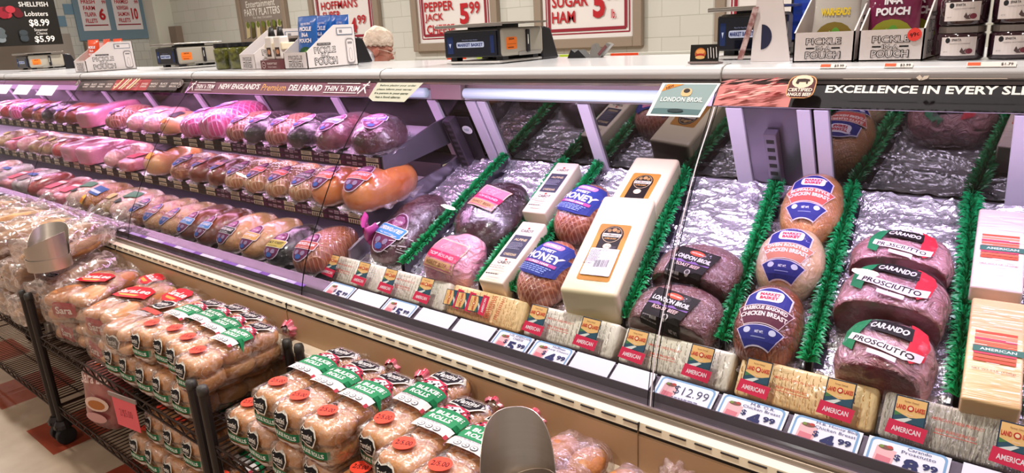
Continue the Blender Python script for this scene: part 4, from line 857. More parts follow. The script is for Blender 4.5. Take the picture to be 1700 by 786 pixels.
# ------------------------------------------------------------ price tags in the channel behind the glass foot
PB = '#7fa5c8'
def price_tag(xa, xb, kind, label):
    w_ = xb - xa; x = (xa + xb) / 2
    r_ = thing('price_tag', label, 'price tag', (x, 1.186, .7435), (math.atan2(.026, .052), 0, 0), 'price tags along the glass foot')
    MB().box((0, .029, 0), (w_ - .004, .056, .0016)).build('card', mat('tag_white', '#e4e2ec', rough=.4), r_)
    ops = []
    if kind:
        if kind.get('border', 1): ops += [('p', rrect(0, .030, w_ - .012, .056, .18), PB), ('p', rrect(0, .029, w_ - .020, .049, .16), '#ebe9f2')]
        px = -w_ / 2 + .032
        ops += [('p', [(px - .016, .006), (px + .014, .004), (px + .018, .038), (px - .014, .042)], '#e7b3b4'), ('p', [(px - .012, .012), (px + .011, .010), (px + .012, .022), (px - .011, .024)], '#d77c86'), ('e', px, .041, .012, .0045, '#7a5448'), ('e', px + .006, .0435, .005, .003, '#b3443c'), ('e', px - .007, .042, .004, .003, '#7d8f46')]
        tx = w_ * .13
        if kind.get('name'):
            for i, s_ in enumerate(kind['name']): ops.append(('t', s_, tx, .050 - i * .0085, min(w_ * .56, .0052 * len(s_)), .0062, '#3b3f6a', .0))
        if kind['p'] == '12.99': ops.append(('t', '$12.99', tx - .004, .032, .075, .024, '#3b3f5a', -.01)); scribble(ops, tx - .005, .011, .07, .01, 2, '#6a6c88', 4, .4)
        else: ops += [('t', '$', tx - .030, .026, .010, .014, '#2a2d5c', .02), ('t', kind['p'][0], tx - .008, .018, .024, .027, '#2a2d5c', .05), ('t', kind['p'][1:], tx + .020, .024, .023, .013, '#2a2d5c', .04)]
    if ops: decal('print', ops, flat((0, 0, .0009), (1, 0, 0), (0, 1, 0)), r_, eps=.00015)
T_ = [(-1.77, -1.645, dict(p='599'), 'white price tag reading $5.99 below the cheese loaf at the shelf end'), (-1.642, -1.50, None, 'blank white tag just past the first $5.99 tag'),
      (-1.497, -1.372, dict(p='599'), 'white price tag reading $5.99 below the pink wrapped roast, between two blank tags'), (-1.36, -1.225, None, 'blank white tag below the yellow loaf with sideways logos, first of two'), (-1.215, -1.085, None, 'blank white tag before the pair of cheese price tags'),
      (-1.08, -.965, dict(p='599', name=['LOL AMERICAN', 'CHEESE']), 'white price tag reading $5.99 next to the Hoffman cheese tag'), (-.962, -.845, dict(p='499', name=['Hoffman', 'Sharp Cheese']), 'white price tag reading Hoffman and $4.99'),
      (-.842, -.735, None, 'blank white tag beside the Hoffman $4.99 tag'), (-.732, -.632, None, 'thin blank white strip tag beside the $12.99 tag'),
      (-.625, -.492, dict(p='12.99'), 'blue bordered price tag reading $12.99 at the glass seam'), (-.486, -.352, dict(p='499', name=['M.B. O.R.', 'Chicken Breast']), 'blue bordered price tag reading M.B. O.R. Chicken Breast $4.99'),
      (-.345, -.220, dict(p='499', name=['M.B. Honey Bbq', 'Chicken Breast']), 'blue bordered price tag reading M.B. Honey Bbq Chicken Breast $4.99'), (-.214, -.083, dict(p='899', name=['Carando', 'Prosciutto']), 'blue bordered price tag reading Carando Prosciutto'), (-.07, .05, None, 'blank white tag past the Carando tag')]
for a in T_: price_tag(*a)
# ============================================================ meat section: three tiers
def mm(nm, **k): return mat(nm, **k)
K = {}
def proto(key, W, L, H, mt, ops=None, **k):
    cat_ = 'meat'; K[key] = make_meat(k.pop('name', 'packed_meat'), key, cat_, W, L, H, mt, ops, frill=k.pop('frill', True), **k); K[key]['_used'] = 0; register(K[key]); K[key + '_d'] = (W, L, H); return K[key]
NETB = mat('net_ham', '#a4604a', rough=.32, coat=.9, net=(22, '#e0b29a', .55), col2='#8c4a38', noise_scale=12)
NETT = mat('net_turkey', '#c08a5e', rough=.34, coat=.9, net=(22, '#e6c8a4', .55), col2='#a87048', noise_scale=12)
PNET = mat('pink_net', '#e0508e', rough=.3, coat=.9, net=(15, '#f6b9dc', .6), col2='#c84a80', noise_scale=10)
ORNG = mat('orange_turkey', '#c8662a', rough=.3, coat=1., col2='#d98548', noise_scale=8, bump=.25, bump_scale=14)
BLKW = mat('black_wrap', '#0e0b0d', rough=.25, coat=1., col2='#262025', noise_scale=26, bump=.7, bump_scale=30, ramp=(.45, .7))
DARKP = mat('purple_roast', '#5a3038', rough=.26, coat=1., col2='#7d4a52', noise_scale=14, bump=.6, bump_scale=24)
SPECK = mat('speckled_ham', '#8e4a30', rough=.32, coat=.9, col2='#c28a60', noise_scale=34, bump=.4, bump_scale=60, ramp=(.42, .58))
PEPP = mat('peppered_turkey', '#cf9d72', rough=.34, coat=.9, col2='#a3553a', noise_scale=30, bump=.4, bump_scale=50, ramp=(.5, .66))
PALEH = mat('pale_ham', '#d88f92', rough=.32, coat=1., col2='#eab7b2', noise_scale=9, bump=.5, bump_scale=20)
LOGP = mat('pink_log', '#cf6f92', rough=.3, coat=1., col2='#dd8fa8', noise_scale=6, bump=.2, bump_scale=20)
BROWN = mat('brown_ham', '#8a4528', rough=.3, coat=.9, col2='#6e3420', noise_scale=9, bump=.4, bump_scale=24)
PALET = mat('pale_turkey', '#d9a878', rough=.34, coat=.9, col2='#c48c5e', noise_scale=10, bump=.3, bump_scale=20)
REDP = mat('red_pack', '#b53a4c', rough=.28, coat=1., col2='#e08c9a', noise_scale=16, bump=.5, bump_scale=24)
REDM = mat('red_salami', '#8e1f26', rough=.25, coat=1., col2='#b0383c', noise_scale=20, bump=.4, bump_scale=30)
GREYP = mat('pale_pack', '#cfc0c4', rough=.3, coat=.9, col2='#a78e90', noise_scale=20, bump=.5, bump_scale=24)
TANR = mat('tan_roll', '#b89a6c', rough=.35, coat=.8, col2='#8f6c48', noise_scale=26, bump=.4, bump_scale=40)
L_ = oval_label
proto('dark', .205, .27, .14, ROAST, L_('#5b4a9a', 'ROAST BEEF', s=.9), y0=.0, pitch=35, seed=31, lump=.010)
proto('purple', .17, .30, .135, DARKP, L_('#6a7ac8', 'ROAST BEEF', s=.85), y0=-.03, pitch=42, seed=32, lump=.008)
proto('black', .155, .28, .13, BLKW, L_('#6d78b8', 'BLACK FOREST', s=.7), y0=-.02, pitch=40, seed=33, lump=.006)
proto('netb', .15, .28, .125, NETB, L_('#5a5aa0', 'HAM', s=.62), y0=-.03, pitch=40, seed=34, lump=.002)
proto('pinknet', .20, .34, .165, PNET, L_('#7a6ac0', 'HAM', plum='#8a5ab0', s=.7), y0=.02, pitch=30, seed=35, lump=.002, p=2.6)
proto('orange', .165, .28, .14, ORNG, L_('#e0604c', 'TURKEY BREAST', s=.82), y0=-.05, pitch=42, seed=36, lump=.004)
proto('nettan', .15, .28, .12, NETT, L_('#d8604c', 'TURKEY BREAST', plum='#6b3a50', s=.75), y0=-.04, pitch=42, seed=37, lump=.002)
proto('nettang', .15, .28, .12, NETT, L_('#5c5a5e', 'OVEN ROASTED', plum='#6b3a50', s=.75), y0=-.04, pitch=42, seed=38, lump=.002)
proto('speck', .15, .26, .115, SPECK, L_('#2a2430', 'PEPPER HAM', plum='#3a3c70', s=.7), y0=-.03, pitch=42, seed=39, lump=.004)
proto('brown', .16, .28, .12, BROWN, L_('#c87868', 'HONEY HAM', plum='#3a3c70', s=.6), y0=-.04, pitch=42, seed=40, lump=.006)
proto('brownblue', .145, .27, .12, BROWN, L_('#5a8ac8', 'TURKEY BREAST', s=.78), y0=-.06, pitch=48, seed=41, lump=.006)
proto('peppblk', .16, .27, .125, PALET, L_('#2c282c', 'ROASTED BREAST', s=.78), y0=-.06, pitch=48, seed=42, lump=.005)
proto('peppyel', .16, .27, .125, PALET, L_('#dca860', 'TURKEY BREAST', s=.78), y0=-.06, pitch=48, seed=43, lump=.005)
proto('blacky', .15, .26, .12, BLKW, L_('#c8b25a', 'BLACK FOREST', s=.8, tcol='#4a4220'), y0=-.06, pitch=48, seed=44, lump=.008)
proto('netor', .165, .28, .135, mat('net_orange', '#b0603c', rough=.32, coat=.9, net=(22, '#d99a78', .5), col2='#9a4c30', noise_scale=12), L_('#c05a50', 'SMOKED HAM', s=.85), y0=-.05, pitch=45, seed=45, lump=.002)
proto('pepper', .155, .27, .115, PEPP, L_('#9a5a70', 'PEPPER TURKEY', plum='#4a5a9a', s=.7), y0=-.05, pitch=48, seed=46, lump=.005)
proto('pale', .16, .28, .12, PALEH, [('r', 0, 0, .06, .05, '#e9d3da'), ('r', 0, .01, .05, .012, '#b85a78')], y0=0, pitch=35, seed=47, lump=.006)
proto('log', .20, .34, .12, LOGP, None, y0=0, pitch=35, seed=48, lump=.001, p=6, frill=False)
proto('redpack', .17, .28, .075, REDP, [('r', 0, 0, .10, .10, '#d9566a'), ('r', 0, .03, .09, .02, '#f0d9dc')], y0=-.02, pitch=25, seed=49, lump=.003, p=4)
proto('salami', .14, .26, .12, REDM, [('e', 0, 0, .03, .02, '#e9d3da')], y0=-.02, pitch=40, seed=50, lump=.003)
proto('greypack', .20, .26, .10, GREYP, [('r', 0, -.02, .10, .05, '#8d6a70'), ('r', 0, .03, .12, .03, '#3d5a9a')], y0=-.02, pitch=30, seed=51, lump=.004, p=4)
proto('tan', .15, .28, .11, TANR, [('r', 0, 0, .06, .04, '#c8b27a')], y0=-.02, pitch=40, seed=52, lump=.006)
proto('orblue', .17, .27, .13, mat('crumb_ham', '#c07a34', rough=.34, coat=.9, col2='#a05c26', noise_scale=40, bump=.5, bump_scale=70), [('p', [(-.06, .0), (.055, -.01), (.06, .045), (-.05, .055)], '#3f5f9a'), ('p', [(-.055, .012), (.052, .003), (.054, .016), (-.052, .026)], '#cdd8ea'), ('p', [(-.03, -.065), (.01, -.07), (.016, -.03), (.0, -.018), (-.012, -.018), (-.026, -.03)], '#f0c24a'), ('p', [(-.026, -.06), (.006, -.065), (.011, -.042), (-.024, -.038)], '#e07a2a')], y0=-.03, pitch=48, seed=53, lump=.004)
proto('palegreen', .17, .27, .125, mat('mortadella', '#e0a9a0', rough=.32, coat=1., col2='#ecc4ba', noise_scale=14, bump=.3, bump_scale=20), [('p', [(-.06, .01), (.0, .0), (.06, .02), (.05, .055), (-.05, .05)], '#4f7d64'), ('p', [(-.055, -.03), (.0, -.04), (.03, -.02), (-.03, 0)], '#3a4440')], y0=-.01, pitch=45, seed=54, lump=.004)
proto('bigorange', .20, .26, .13, mat('amber_breast', '#cf8444', rough=.3, coat=1., col2='#e0a872', noise_scale=7, bump=.3, bump_scale=18), [('p', [(-.05, .0), (.05, -.01), (.05, .05), (-.05, .06)], '#2f2a30'), ('p', [(-.075, -.05), (-.05, -.06), (-.04, -.03), (-.06, -.02)], '#d99a3a'), ('p', [(-.02, -.06), (.02, -.065), (.025, -.03), (-.015, -.028)], '#d99a3a')], y0=-.01, pitch=45, seed=55, lump=.004)
DESC = dict(dark='large dark roast beef with crumpled purple-tinted film', purple='long purplish roast beef with blue label', black='black wrapped ham with violet label', netb='brown netted ham with small violet label', pinknet='bright pink netted ham', orange='smooth orange turkey breast with red label', nettan='tan netted turkey breast with red label', nettang='tan netted turkey breast with grey label',
            speck='speckled brown ham with black label', brown='plain brown ham with small pink label', brownblue='brown turkey breast with blue banded label', peppblk='pale tan breast with black banded label', peppyel='pale tan breast with yellow banded label', blacky='black wrapped ham with yellow label', netor='orange netted ham with red label', pepper='red-speckled pepper turkey with faded label', pale='pale pink ham in clear film',
            log='square-edged pink luncheon log', redpack='flat red and pink meat pack', salami='deep red salami piece', greypack='pale flat pack with blue stripe', tan='tan crumbly roll in film', orblue='amber crumbed ham with blue label', palegreen='pale pink mortadella with green label', bigorange='wide amber breast with orange tags')
ORD = 'first second third fourth fifth sixth seventh eighth ninth tenth eleventh twelfth thirteenth fourteenth fifteenth sixteenth seventeenth eighteenth nineteenth twentieth twenty-first twenty-second'.split()
TIERS = dict(top=(1.655, 1.083, .15, 'on the top shelf', 'meats on the top shelf'), mid=(1.545, .895, .112, 'on the middle shelf', 'meats on the middle shelf'), bot=(1.335, .706, .167, 'on the bottom deck', 'meats on the bottom deck'))
rows = dict(
    top=[('dark', -2.09, .55), ('purple', -2.30, .1), ('black', -2.475, 0), ('netb', -2.655, .05), ('black', -2.81, 0), ('netb', -2.965, 0), ('pinknet', -3.175, 0), ('pinknet', -3.38, .05, .8), ('bigorange', -3.60, 0, .85), ('pale', -3.80, .1), ('pale', -3.985, 0), ('netb', -4.26, .1), ('log', -4.60, 0), ('brown', -4.86, 0), ('brown', -5.04, .05), ('black', -5.23, 0), ('speck', -5.42, 0), ('brown', -5.62, 0), ('pinknet', -5.86, 0, .8), ('salami', -6.07, 0), ('pale', -6.27, 0)],
    mid=[('orange', -2.02, .1, 1.2), ('orange', -2.205, .05, 1.08), ('nettang', -2.37, .02), ('nettan', -2.53, 0), ('nettan', -2.69, .05), ('nettang', -2.845, 0), ('brown', -3.00, .05), ('brown', -3.165, 0), ('speck', -3.35, .05), ('bigorange', -3.60, .05, 1.15), ('redpack', -3.90, 0), ('pale', -4.10, .0), ('log', -4.42, 0), ('log', -4.65, .0), ('salami', -4.88, .1), ('tan', -5.08, 0), ('tan', -5.27, 0), ('pale', -5.48, 0), ('redpack', -5.72, 0), ('tan', -5.95, 0)],
    bot=[('netor', -2.075, .08), ('blacky', -2.245, .05), ('peppyel', -2.41, .05), ('peppblk', -2.585, .02), ('brownblue', -2.755, .04), ('brownblue', -2.91, .05), ('pepper', -3.075, .02), ('pepper', -3.24, .05), ('speck', -3.41, .0), ('palegreen', -3.59, .05), ('tan', -3.76, 0), ('orblue', -3.94, .02), ('palegreen', -4.13, 0), ('redpack', -4.35, .05), ('redpack', -4.56, 0), ('salami', -4.74, 0), ('greypack', -4.97, 0), ('redpack', -5.21, 0), ('greypack', -5.45, 0), ('pale', -5.68, 0)])
rr = random.Random(12)
for tk, lst in rows.items():
    y0, z0, sl, wh, grp = TIERS[tk]
    for i, it in enumerate(lst):
        key, x, rz = it[:3]; sc = it[3] if len(it) > 3 else 1.; W, L, H = K[key + '_d']; L *= sc
        lab = DESC[key] + ' ' + wh + (', at the end bracket' if i == 0 and tk != 'bot' else ', beside the cheese loaves' if i == 0 else ', ' + ORD[i] + ' from the bracket')
        yc = y0 - .012 + L * .46 * math.cos(sl); loc = (x, yc, z0 + sl * (yc - y0) + (.0 if tk != 'bot' else .002)); rot = (math.atan(sl), rr.uniform(-.04, .04), rz + rr.uniform(-.05, .05))
        src = K[key]
        if src['_used'] == 0: src['_used'] = 1; src.location = loc; src.rotation_euler = rot; src['label'] = lab; src['group'] = grp; src.scale = (sc,) * 3
        else: dup(src, loc, rot, lab, grp, (sc,) * 3)
# ============================================================ wire racks in front of the case
WIRE = mat('bronze_wire', '#3a2b24', rough=.4, metal=.6); POST = mat('rack_post', '#2a2322', rough=.35, metal=.3); WHEEL = mat('caster_rubber', '#0e0d0f', rough=.55)
def wire_shelf(x0, x1, z, yf, yb, parent):
    mb = MB(); r = .0022
    for y in (yf, yb):
        mb.tube([(x0, y, z), (x1, y, z)], .0034, 6); mb.tube([(x0, y, z - .030), (x1, y, z - .030)], .0034, 6)
        n = int((x1 - x0) / .034); w_ = (x1 - x0) / n; pts = []
        for i in range(n + 1): pts.append((x0 + i * w_, y, z - .002 - (.026 if i % 2 else 0)))
        mb.tube(pts, .0026, 5)
    for x in (x0, x1):
        mb.tube([(x, yf, z), (x, yb, z)], .0034, 6); mb.tube([(x, yf, z - .030), (x, yb, z - .030)], .0034, 6)
    n = int((x1 - x0) / .024)
    for i in range(1, n): x = x0 + (x1 - x0) * i / n; mb.tube([(x, yf, z + .002), (x, yb, z + .002)], r, 5)
    for k in (1, 2): y = yf + (yb - yf) * k / 3; mb.tube([(x0, y, z - .002), (x1, y, z - .002)], .003, 6)
    return mb.build('wire_shelf', WIRE, parent)
def rack(x0, x1, yf, yb, label, levels=(.465, .165), top=.64):
    r_ = thing('wire_rack', label, 'rack', ((x0 + x1) / 2, yf, 0), group='wire bread racks'); cx, cy = (x0 + x1) / 2, yf
    for z in levels: s_ = wire_shelf(x0 - cx, x1 - cx, z, .0, yb - yf, r_)
    for x in (x0, x1):
        for y in (yf, yb):
            MB().tube([(x - cx, y - cy, .10), (x - cx, y - cy, top)], .0135, 14).build('post', POST, r_, smooth=False)
            MB().lathe([(.0, .006), (.012, .004), (.015, -.004), (.015, -.02)], 14).build('cap', mat('cap_grey', '#3a3836', rough=.5), r_, loc=(x - cx, y - cy, top), smooth=True)
            c = MB(); c.lathe([(.010, .10), (.02, .10), (.03, .085), (.033, .07)], 14, c=(0, 0, 0)); c.box((0, 0, .075), (.034, .06, .012)); c.build('caster_fork', POST, r_, loc=(x - cx, y - cy, 0))
            MB().prism(ell(0, 0, .036, .036, 20), 'X', -.013, .013).build('wheel', WHEEL, r_, loc=(x - cx + .012, y - cy, .036), bev=.004)
    return r_
rack(-3.005, -1.765, .745, 1.045, 'dark wire bread rack with buns on top, its caster on the red floor tile')
rack(-1.705, -.42, .745, 1.045, 'dark wire bread rack along the case beside the big steel bag dispenser')
rack(-4.32, -3.065, .745, 1.045, 'dark wire bread rack with long sub roll bags at the far end')

# ------------------------------------------------------------ bread: rolls inside clear bags
CRUST = mat('roll_crust', '#b0682e', rough=.42, col2='#d4965a', noise_scale=12, bump=.25, bump_scale=60, ramp=(.3, .65)); CRUSTP = mat('pale_crust', '#cf9d6a', rough=.45, col2='#b07a46', noise_scale=9, bump=.25, bump_scale=50); BUN = mat('bun_crust', '#b86f3a', rough=.4, col2='#d29a6a', noise_scale=8)
BAG = film_mat('bread_bag', opac=.02, gloss=.10, bump=1., scale=20, glint=.24, haze='#f7e4da', rough=.16)
BAGP = film_mat('bread_bag_pink', opac=.12, gloss=.08, bump=1., scale=22, glint=.4, haze='#f4c9cf', rough=.16)
BAGS = film_mat('sub_bag_film', opac=.12, gloss=.16, bump=1., scale=13, glint=.62, haze='#f7e2da', rough=.14)
def bag_shell(W, L, H, seed, p=4.5, tail=True, crumple=.004, n=14, tl=.085):
    """clear bag around the rolls, gathered to a tail at the far end"""
    mb = MB(); nu, nv = 40, 26; y0 = -L / 2 - .008; yt = L / 2
    def fn(u, v):
        a = u * 2 * PI; c, s_ = math.cos(a), math.sin(a); l = (abs(c) ** p + abs(s_) ** p) ** (1 / p)
        if v < .12: k = (1 - (1 - v / .12) ** 2.2) ** .45 if v > 0 else .0; y = y0 + .012 * (v / .12)
        elif v < .78: k = 1; y = y0 + .012 + (yt - y0 - .012) * (v - .12) / .66
        else:
            t = (v - .78) / .22; y = yt + tl * t; k = 1 - .82 * min(1, t / .55) ** .8 if t < .55 else .18 + .42 * (t - .55) / .45
            if not tail: k = 1 - t ** 2; y = yt + .02 * t
        ruff = 1 + (.25 * math.sin(a * 9 + seed) * max(0, (v - .85) / .15) if tail else 0)
        q = Vector((c / l * (W / 2 + .004) * k * ruff, y, s_ / l * (H / 2 + .004) * k * ruff + H / 2 + (.01 * max(0, v - .85) * 6)))
        d = noise.noise(Vector((q.x * 22 + seed, q.y * 18, q.z * 22))) * crumple + noise.noise(Vector((q.x * 60, q.y * 50 + seed, q.z * 60))) * crumple * .4
        q += Vector((c, 0, s_)) * d
        if q.z < 0: q.z = .0
        return q
    return mb.grid(fn, nu, nv, closeu=True)
def emblem(ops, x, y, s_, rot=0., txt='Fantini', fg='#f0ece6'):
    ca, sa = math.cos(rot), math.sin(rot); T = lambda pts: [(x + (a * ca - b * sa) * s_, y + (a * sa + b * ca) * s_) for a, b in pts]
    o1 = [(-.5, .10), (-.38, .28), (-.15, .22), (.1, .30), (.38, .26), (.52, .08), (.42, -.12), (.30, -.30), (.02, -.30), (-.2, -.22), (-.44, -.20)]
    ops += [('p', T([(a * 1.12, b * 1.2) for a, b in o1]), '#e6e0d6'), ('p', T(o1), '#151316')]
    ops.append(('t', txt, x, y + .03 * s_, .66 * s_, .24 * s_, fg, .02, rot + .06)); ops.append(('t', 'BAKERY', x + .1 * s_, y - .17 * s_, .3 * s_, .06 * s_, fg, .0, rot + .06))
def bulkie_top():
    o = []; emblem(o, 0, .075, .082)
    o += [('p', [(-.052, .018), (-.03, .045), (0, .052), (.03, .045), (.052, .018)], '#b8324c'), ('p', [(-.02, .02), (-.02, .038), (.0, .048), (.02, .038), (.02, .02)], '#e9dfe0'), ('r', 0, .027, .008, .014, '#1a1517')]
    for i in range(9):
        for j in range(2): o.append(('r', -.044 + i * .011, .026 + j * .009, .005, .004, '#f0e6e8' if (i + j) % 2 else '#1c1719'))
    o += [('p', [(-.058, -.030), (.058, -.030), (.060, .016), (.0, .024), (-.060, .016)], '#1f8050'), ('t', '6 BULKIE', 0, .004, .088, .014, '#eef2ea', .03), ('t', 'ROLLS', .0, -.015, .058, .014, '#eef2ea', .03),
          ('p', [(-.056, -.062), (.056, -.062), (.056, -.032), (-.056, -.032)], '#dcd6d6'), ('r', -.05, -.058, .012, .012, '#a83040'), ('r', .05, -.058, .012, .012, '#a83040')]
    for i in range(3): o += [('p', rrect(-.022 + i * .022, -.052, .017, .014, .45), '#3d3a40'), ('p', rrect(-.022 + i * .022, -.052, .014, .011, .45), '#e6e0e2'), ('t', ['190', '0g', '4g'][i], -.022 + i * .022, -.052, .008, .005, '#3d3a40', .02)]
    scribble(o, 0, -.038, .08, .008, 2, '#8d8890', 3, .4)
    return o
def sticker_ops(txt='2/5.00'): return [('e', 0, 0, .026, .021, '#ee4a34'), ('t', txt, 0, 0, .038, .014, '#3a0c12', .015, .08)]
def bulkie_face():
    o = []; emblem(o, -.010, .022, .058)
    o += [('p', [(-.046, -.024), (.046, -.020), (.046, .000), (-.046, -.004)], '#1f7048'), ('t', 'BULKIE ROLLS', 0, -.011, .076, .011, '#eef2ea', .03), ('p', [(-.040, -.036), (.0, -.041), (.042, -.034), (.04, -.025), (-.04, -.027)], '#d9ccc6'), ('p', [(-.034, -.036), (.0, -.038), (.034, -.034), (.0, -.033)], '#a83a40')]
    return o
def bread_pack(name, label, kind):
    W, L, H = .112, .275, .104
    r_ = thing(name, label, 'bread'); rr = random.Random(len(label))
    for i in range(3):
        for k in (0, 1):
            MB().blob((W * .99, L / 3 * 1.18, H * .56), 2.9, 8, c=(0, -L / 3 + i * L / 3, H * (.27 + .46 * k)), lump=.003, lscale=20, seed=i + 3 * k, mt=CRUST if k else CRUSTP).build('roll', parent=r_, smooth=True)
    sh = bag_shell(W, L, H, 1.7); bag = sh.build('bag', BAG, r_, smooth=True); bv = MB().blob((W, L + .01, H + .004), 5, 14, c=(0, 0, H / 2)).bvh()
    decal('printed_label', bulkie_top(), onto(bv, (0, .030, H), (1, 0, 0), (0, 1, 0), .0085), r_, step=.014, eps=.0002)
    decal('price_sticker', sticker_ops(), onto(bv, (-.008, -.088, H), (.97, .2, 0), (-.2, .97, 0), .0085), r_, step=.012, eps=.0002)
    decal('end_label', bulkie_face(), onto(bv, (0, -L / 2, H * .5), (1, 0, 0), (0, 0, 1), .0075), r_, step=.014, eps=.0002)
    t_ = MB().grid(lambda u, v: Vector(((.020 + .022 * v) * math.cos(u * 2 * PI) * (1 + .2 * math.sin(7 * u * 2 * PI)), L / 2 + .052 + .030 * v, H * .62 + (.016 + .020 * v) * math.sin(u * 2 * PI) * (1 + .2 * math.cos(5 * u * 2 * PI)))), 48, 4, closeu=True)
    t_.build('bag_tail_band', mat('pink_bag_band', '#d8365c', rough=.3, coat=.5, col2='#f09ab0', noise_scale=40), r_, smooth=True)
    return r_
bp_ = bread_pack('bulkie_roll_pack', '', 'b'); register(bp_); used = [0]
def put_pack(x, y, z, rz, label, group, tilt=0.):
    if not used[0]: used[0] = 1; bp_.location = (x, y, z); bp_.rotation_euler = (tilt, 0, rz); bp_['label'] = label; bp_['group'] = group; return bp_
    return dup(bp_, (x, y, z), (tilt, 0, rz), label, group)
YC = .775 + .1375; ZS = .472
FR = 'bulkie roll bag with green label '
gN = 'bulkie roll bags on the rack beside the steel dispenser'; gA = 'bulkie roll bags on the rack past the black posts'; gL = 'bulkie roll bags on the lower shelf'
# near rack, lower layer then top layer
lowx = [-1.615, -1.49, -1.37, -1.25, -1.13, -1.01, -.89, -.77]
for i, x in enumerate(lowx): put_pack(x, YC + [.0, -.01, -.02, -.012, -.02, -.01, -.015, 0][i], ZS + .001, [.06, -.04, .03, 0, .02, -.02, 0, .03][i], FR + ('on the lower layer beside the black rack posts' if i == 0 else 'on the dispenser rack, lower layer, ' + ORD[i] + ' from the posts'), gN)
topx = [-1.455, -1.345, -1.228, -1.105, -.985, -.870]
for i, x in enumerate(topx): put_pack(x, YC + [.0, -.012, -.018, .055, -.01, -.02][i], ZS + .111, [.05, .02, .0, -.02, .03, .02][i], FR + 'on the dispenser rack, top layer, ' + ORD[i] + ' from the posts', gN, [0, 0, 0, .10, 0, 0][i])
# rack past the posts
for i, x in enumerate([-2.36, -2.245, -2.13, -2.015, -1.90]): put_pack(x, YC - .01, ZS + .001, [.04, 0, .03, -.02, .02][i], FR + 'past the posts, lower layer, ' + ORD[4 - i] + ' from them', gA)
for i, x in enumerate([-2.135, -2.03, -1.925, -1.815]): put_pack(x, YC + [.0, .02, .01, -.02][i], ZS + .111, [.06, .04, .0, .05][i], FR + 'past the posts, top layer, ' + ORD[3 - i] + ' from them', gA)
# lower shelf
k = 0
for lay in (0, 1):
    for i, x in enumerate([-2.29, -2.17, -2.05, -1.93, -1.82][:5 - lay]):
        if lay == 1 and i == 0: continue
        put_pack(x, YC - .02 + .02 * lay, .172 + .107 * lay, [.05, -.06, .02, .04, 0][i], FR + 'on the lower shelf, ' + ('bottom' if not lay else 'upper') + ' layer, ' + ORD[i] + ' from printed bag', gL); k += 1
for i, x in enumerate([-1.60, -1.48, -1.36, -1.24]): put_pack(x, YC - .01, .172, .0, FR + 'low under the dispenser rack, ' + ORD[i] + ' from the posts', gL)

# bun bags with the red script label
def script_ops(w_=.12, txt='SaraLee'):
    return [('p', [(-w_ / 2, -.03), (-w_ * .2, -.045), (w_ * .25, -.04), (w_ / 2, -.025), (w_ * .46, .03), (w_ * .2, .045), (-w_ * .25, .04), (-w_ * .46, .028)], '#c9202c'), ('t', txt, 0, .006, w_ * .86, .030, '#f6ece8', .025, .12), ('p', [(-w_ * .3, -.022), (w_ * .3, -.016), (w_ * .25, -.028), (-w_ * .2, -.032)], '#e9a24a')]
def bun_bag(label, loc, rot, nx, ny, nz_, bw, bl, bh, ops, oy=0, group='bun bags with red script label', name='bun_bag', bagm=None, crust=None, face=None, orot=0., p=3.6):
    r_ = thing(name, label, 'bread', loc, rot, group); W, L, H = nx * bw, ny * bl, nz_ * bh; s0 = int(abs(loc[0]) * 100)
    for i in range(nx):
        for j in range(ny):
            for k in range(nz_): MB().blob((bw * 1.0, bl * 1.03, bh * 1.08), 2.6, 8, c=((i - (nx - 1) / 2) * bw, (j - (ny - 1) / 2) * bl, bh * (k + .5)), lump=.004, lscale=16, seed=s0 + i + j * 3 + k * 7).build('bun', crust or BUN, r_, smooth=True)
    bag_shell(W, L, H, s0 * .7, p=p, crumple=.011).build('bag', bagm or BAG, r_, smooth=True)
    bv = MB().blob((W, L, H), 4, 14, c=(0, 0, H / 2)).bvh()
    if ops: decal('printed_label', ops, onto(bv, (0, oy, H), (math.cos(orot), math.sin(orot), 0), (-math.sin(orot), math.cos(orot), 0), .010), r_, step=.015, eps=.0002)
    if face: decal('end_label', face, onto(bv, (0, -L / 2, H * .5), (1, 0, 0), (0, 0, 1), .004), r_, step=.014, eps=.0002)
    return r_
sf = [('p', [(-.05, -.03), (.05, -.028), (.052, .026), (-.048, .03)], '#a8242c'), ('t', 'Sara', 0, 0, .07, .028, '#f3e6e0', .02)]
bun_bag('big bag of long buns with red script label at the caster end', (-2.80, .905, .575), (.02, 0, .45), 2, 2, 2, .105, .145, .052, script_ops(.14), .02, orot=-.1, face=sf)
bun_bag('bag of buns with red printed end lying at the bottom under the big bun bag', (-2.80, .90, ZS), (0, 0, .10), 3, 2, 2, .085, .12, .048, script_ops(.12), .0, face=sf)
bun_bag('bag of buns with red script label leaning over the middle of the far rack', (-2.52, .92, .572), (.05, 0, .25), 2, 2, 2, .095, .14, .05, script_ops(.16), .02, face=sf)
bun_bag('bag of buns with reddish end under the middle red label bag', (-2.53, .90, ZS), (0, 0, .03), 2, 2, 2, .085, .125, .048, script_ops(.10), .0, face=sf)
bun_bag('small red script bag of buns against the tan case panel, furthest from the shopper', (-2.62, 1.04, .575), (.0, 0, -.3), 2, 1, 2, .085, .10, .05, script_ops(.11), .0)
bun_bag('bag of buns with red script label lying against the case ledge', (-2.36, 1.02, .60), (.12, 0, -.1), 2, 1, 1, .09, .12, .07, script_ops(.12), .0)
eo = []; emblem(eo, -.02, .04, .09); eo += [('p', [(-.05, -.02), (.05, -.03), (.052, -.008), (-.048, .002)], '#b33a2c')]; scribble(eo, 0, -.05, .10, .04, 6, '#b9b2b6', 3, .5); ef = []; emblem(ef, 0, .0, .07)
bun_bag('bag of split rolls with silvery print between red bun bags and bulkie rolls', (-2.29, .90, .580), (.0, 0, .12), 2, 2, 2, .075, .15, .045, eo, .0, group='plain roll bags', face=ef)
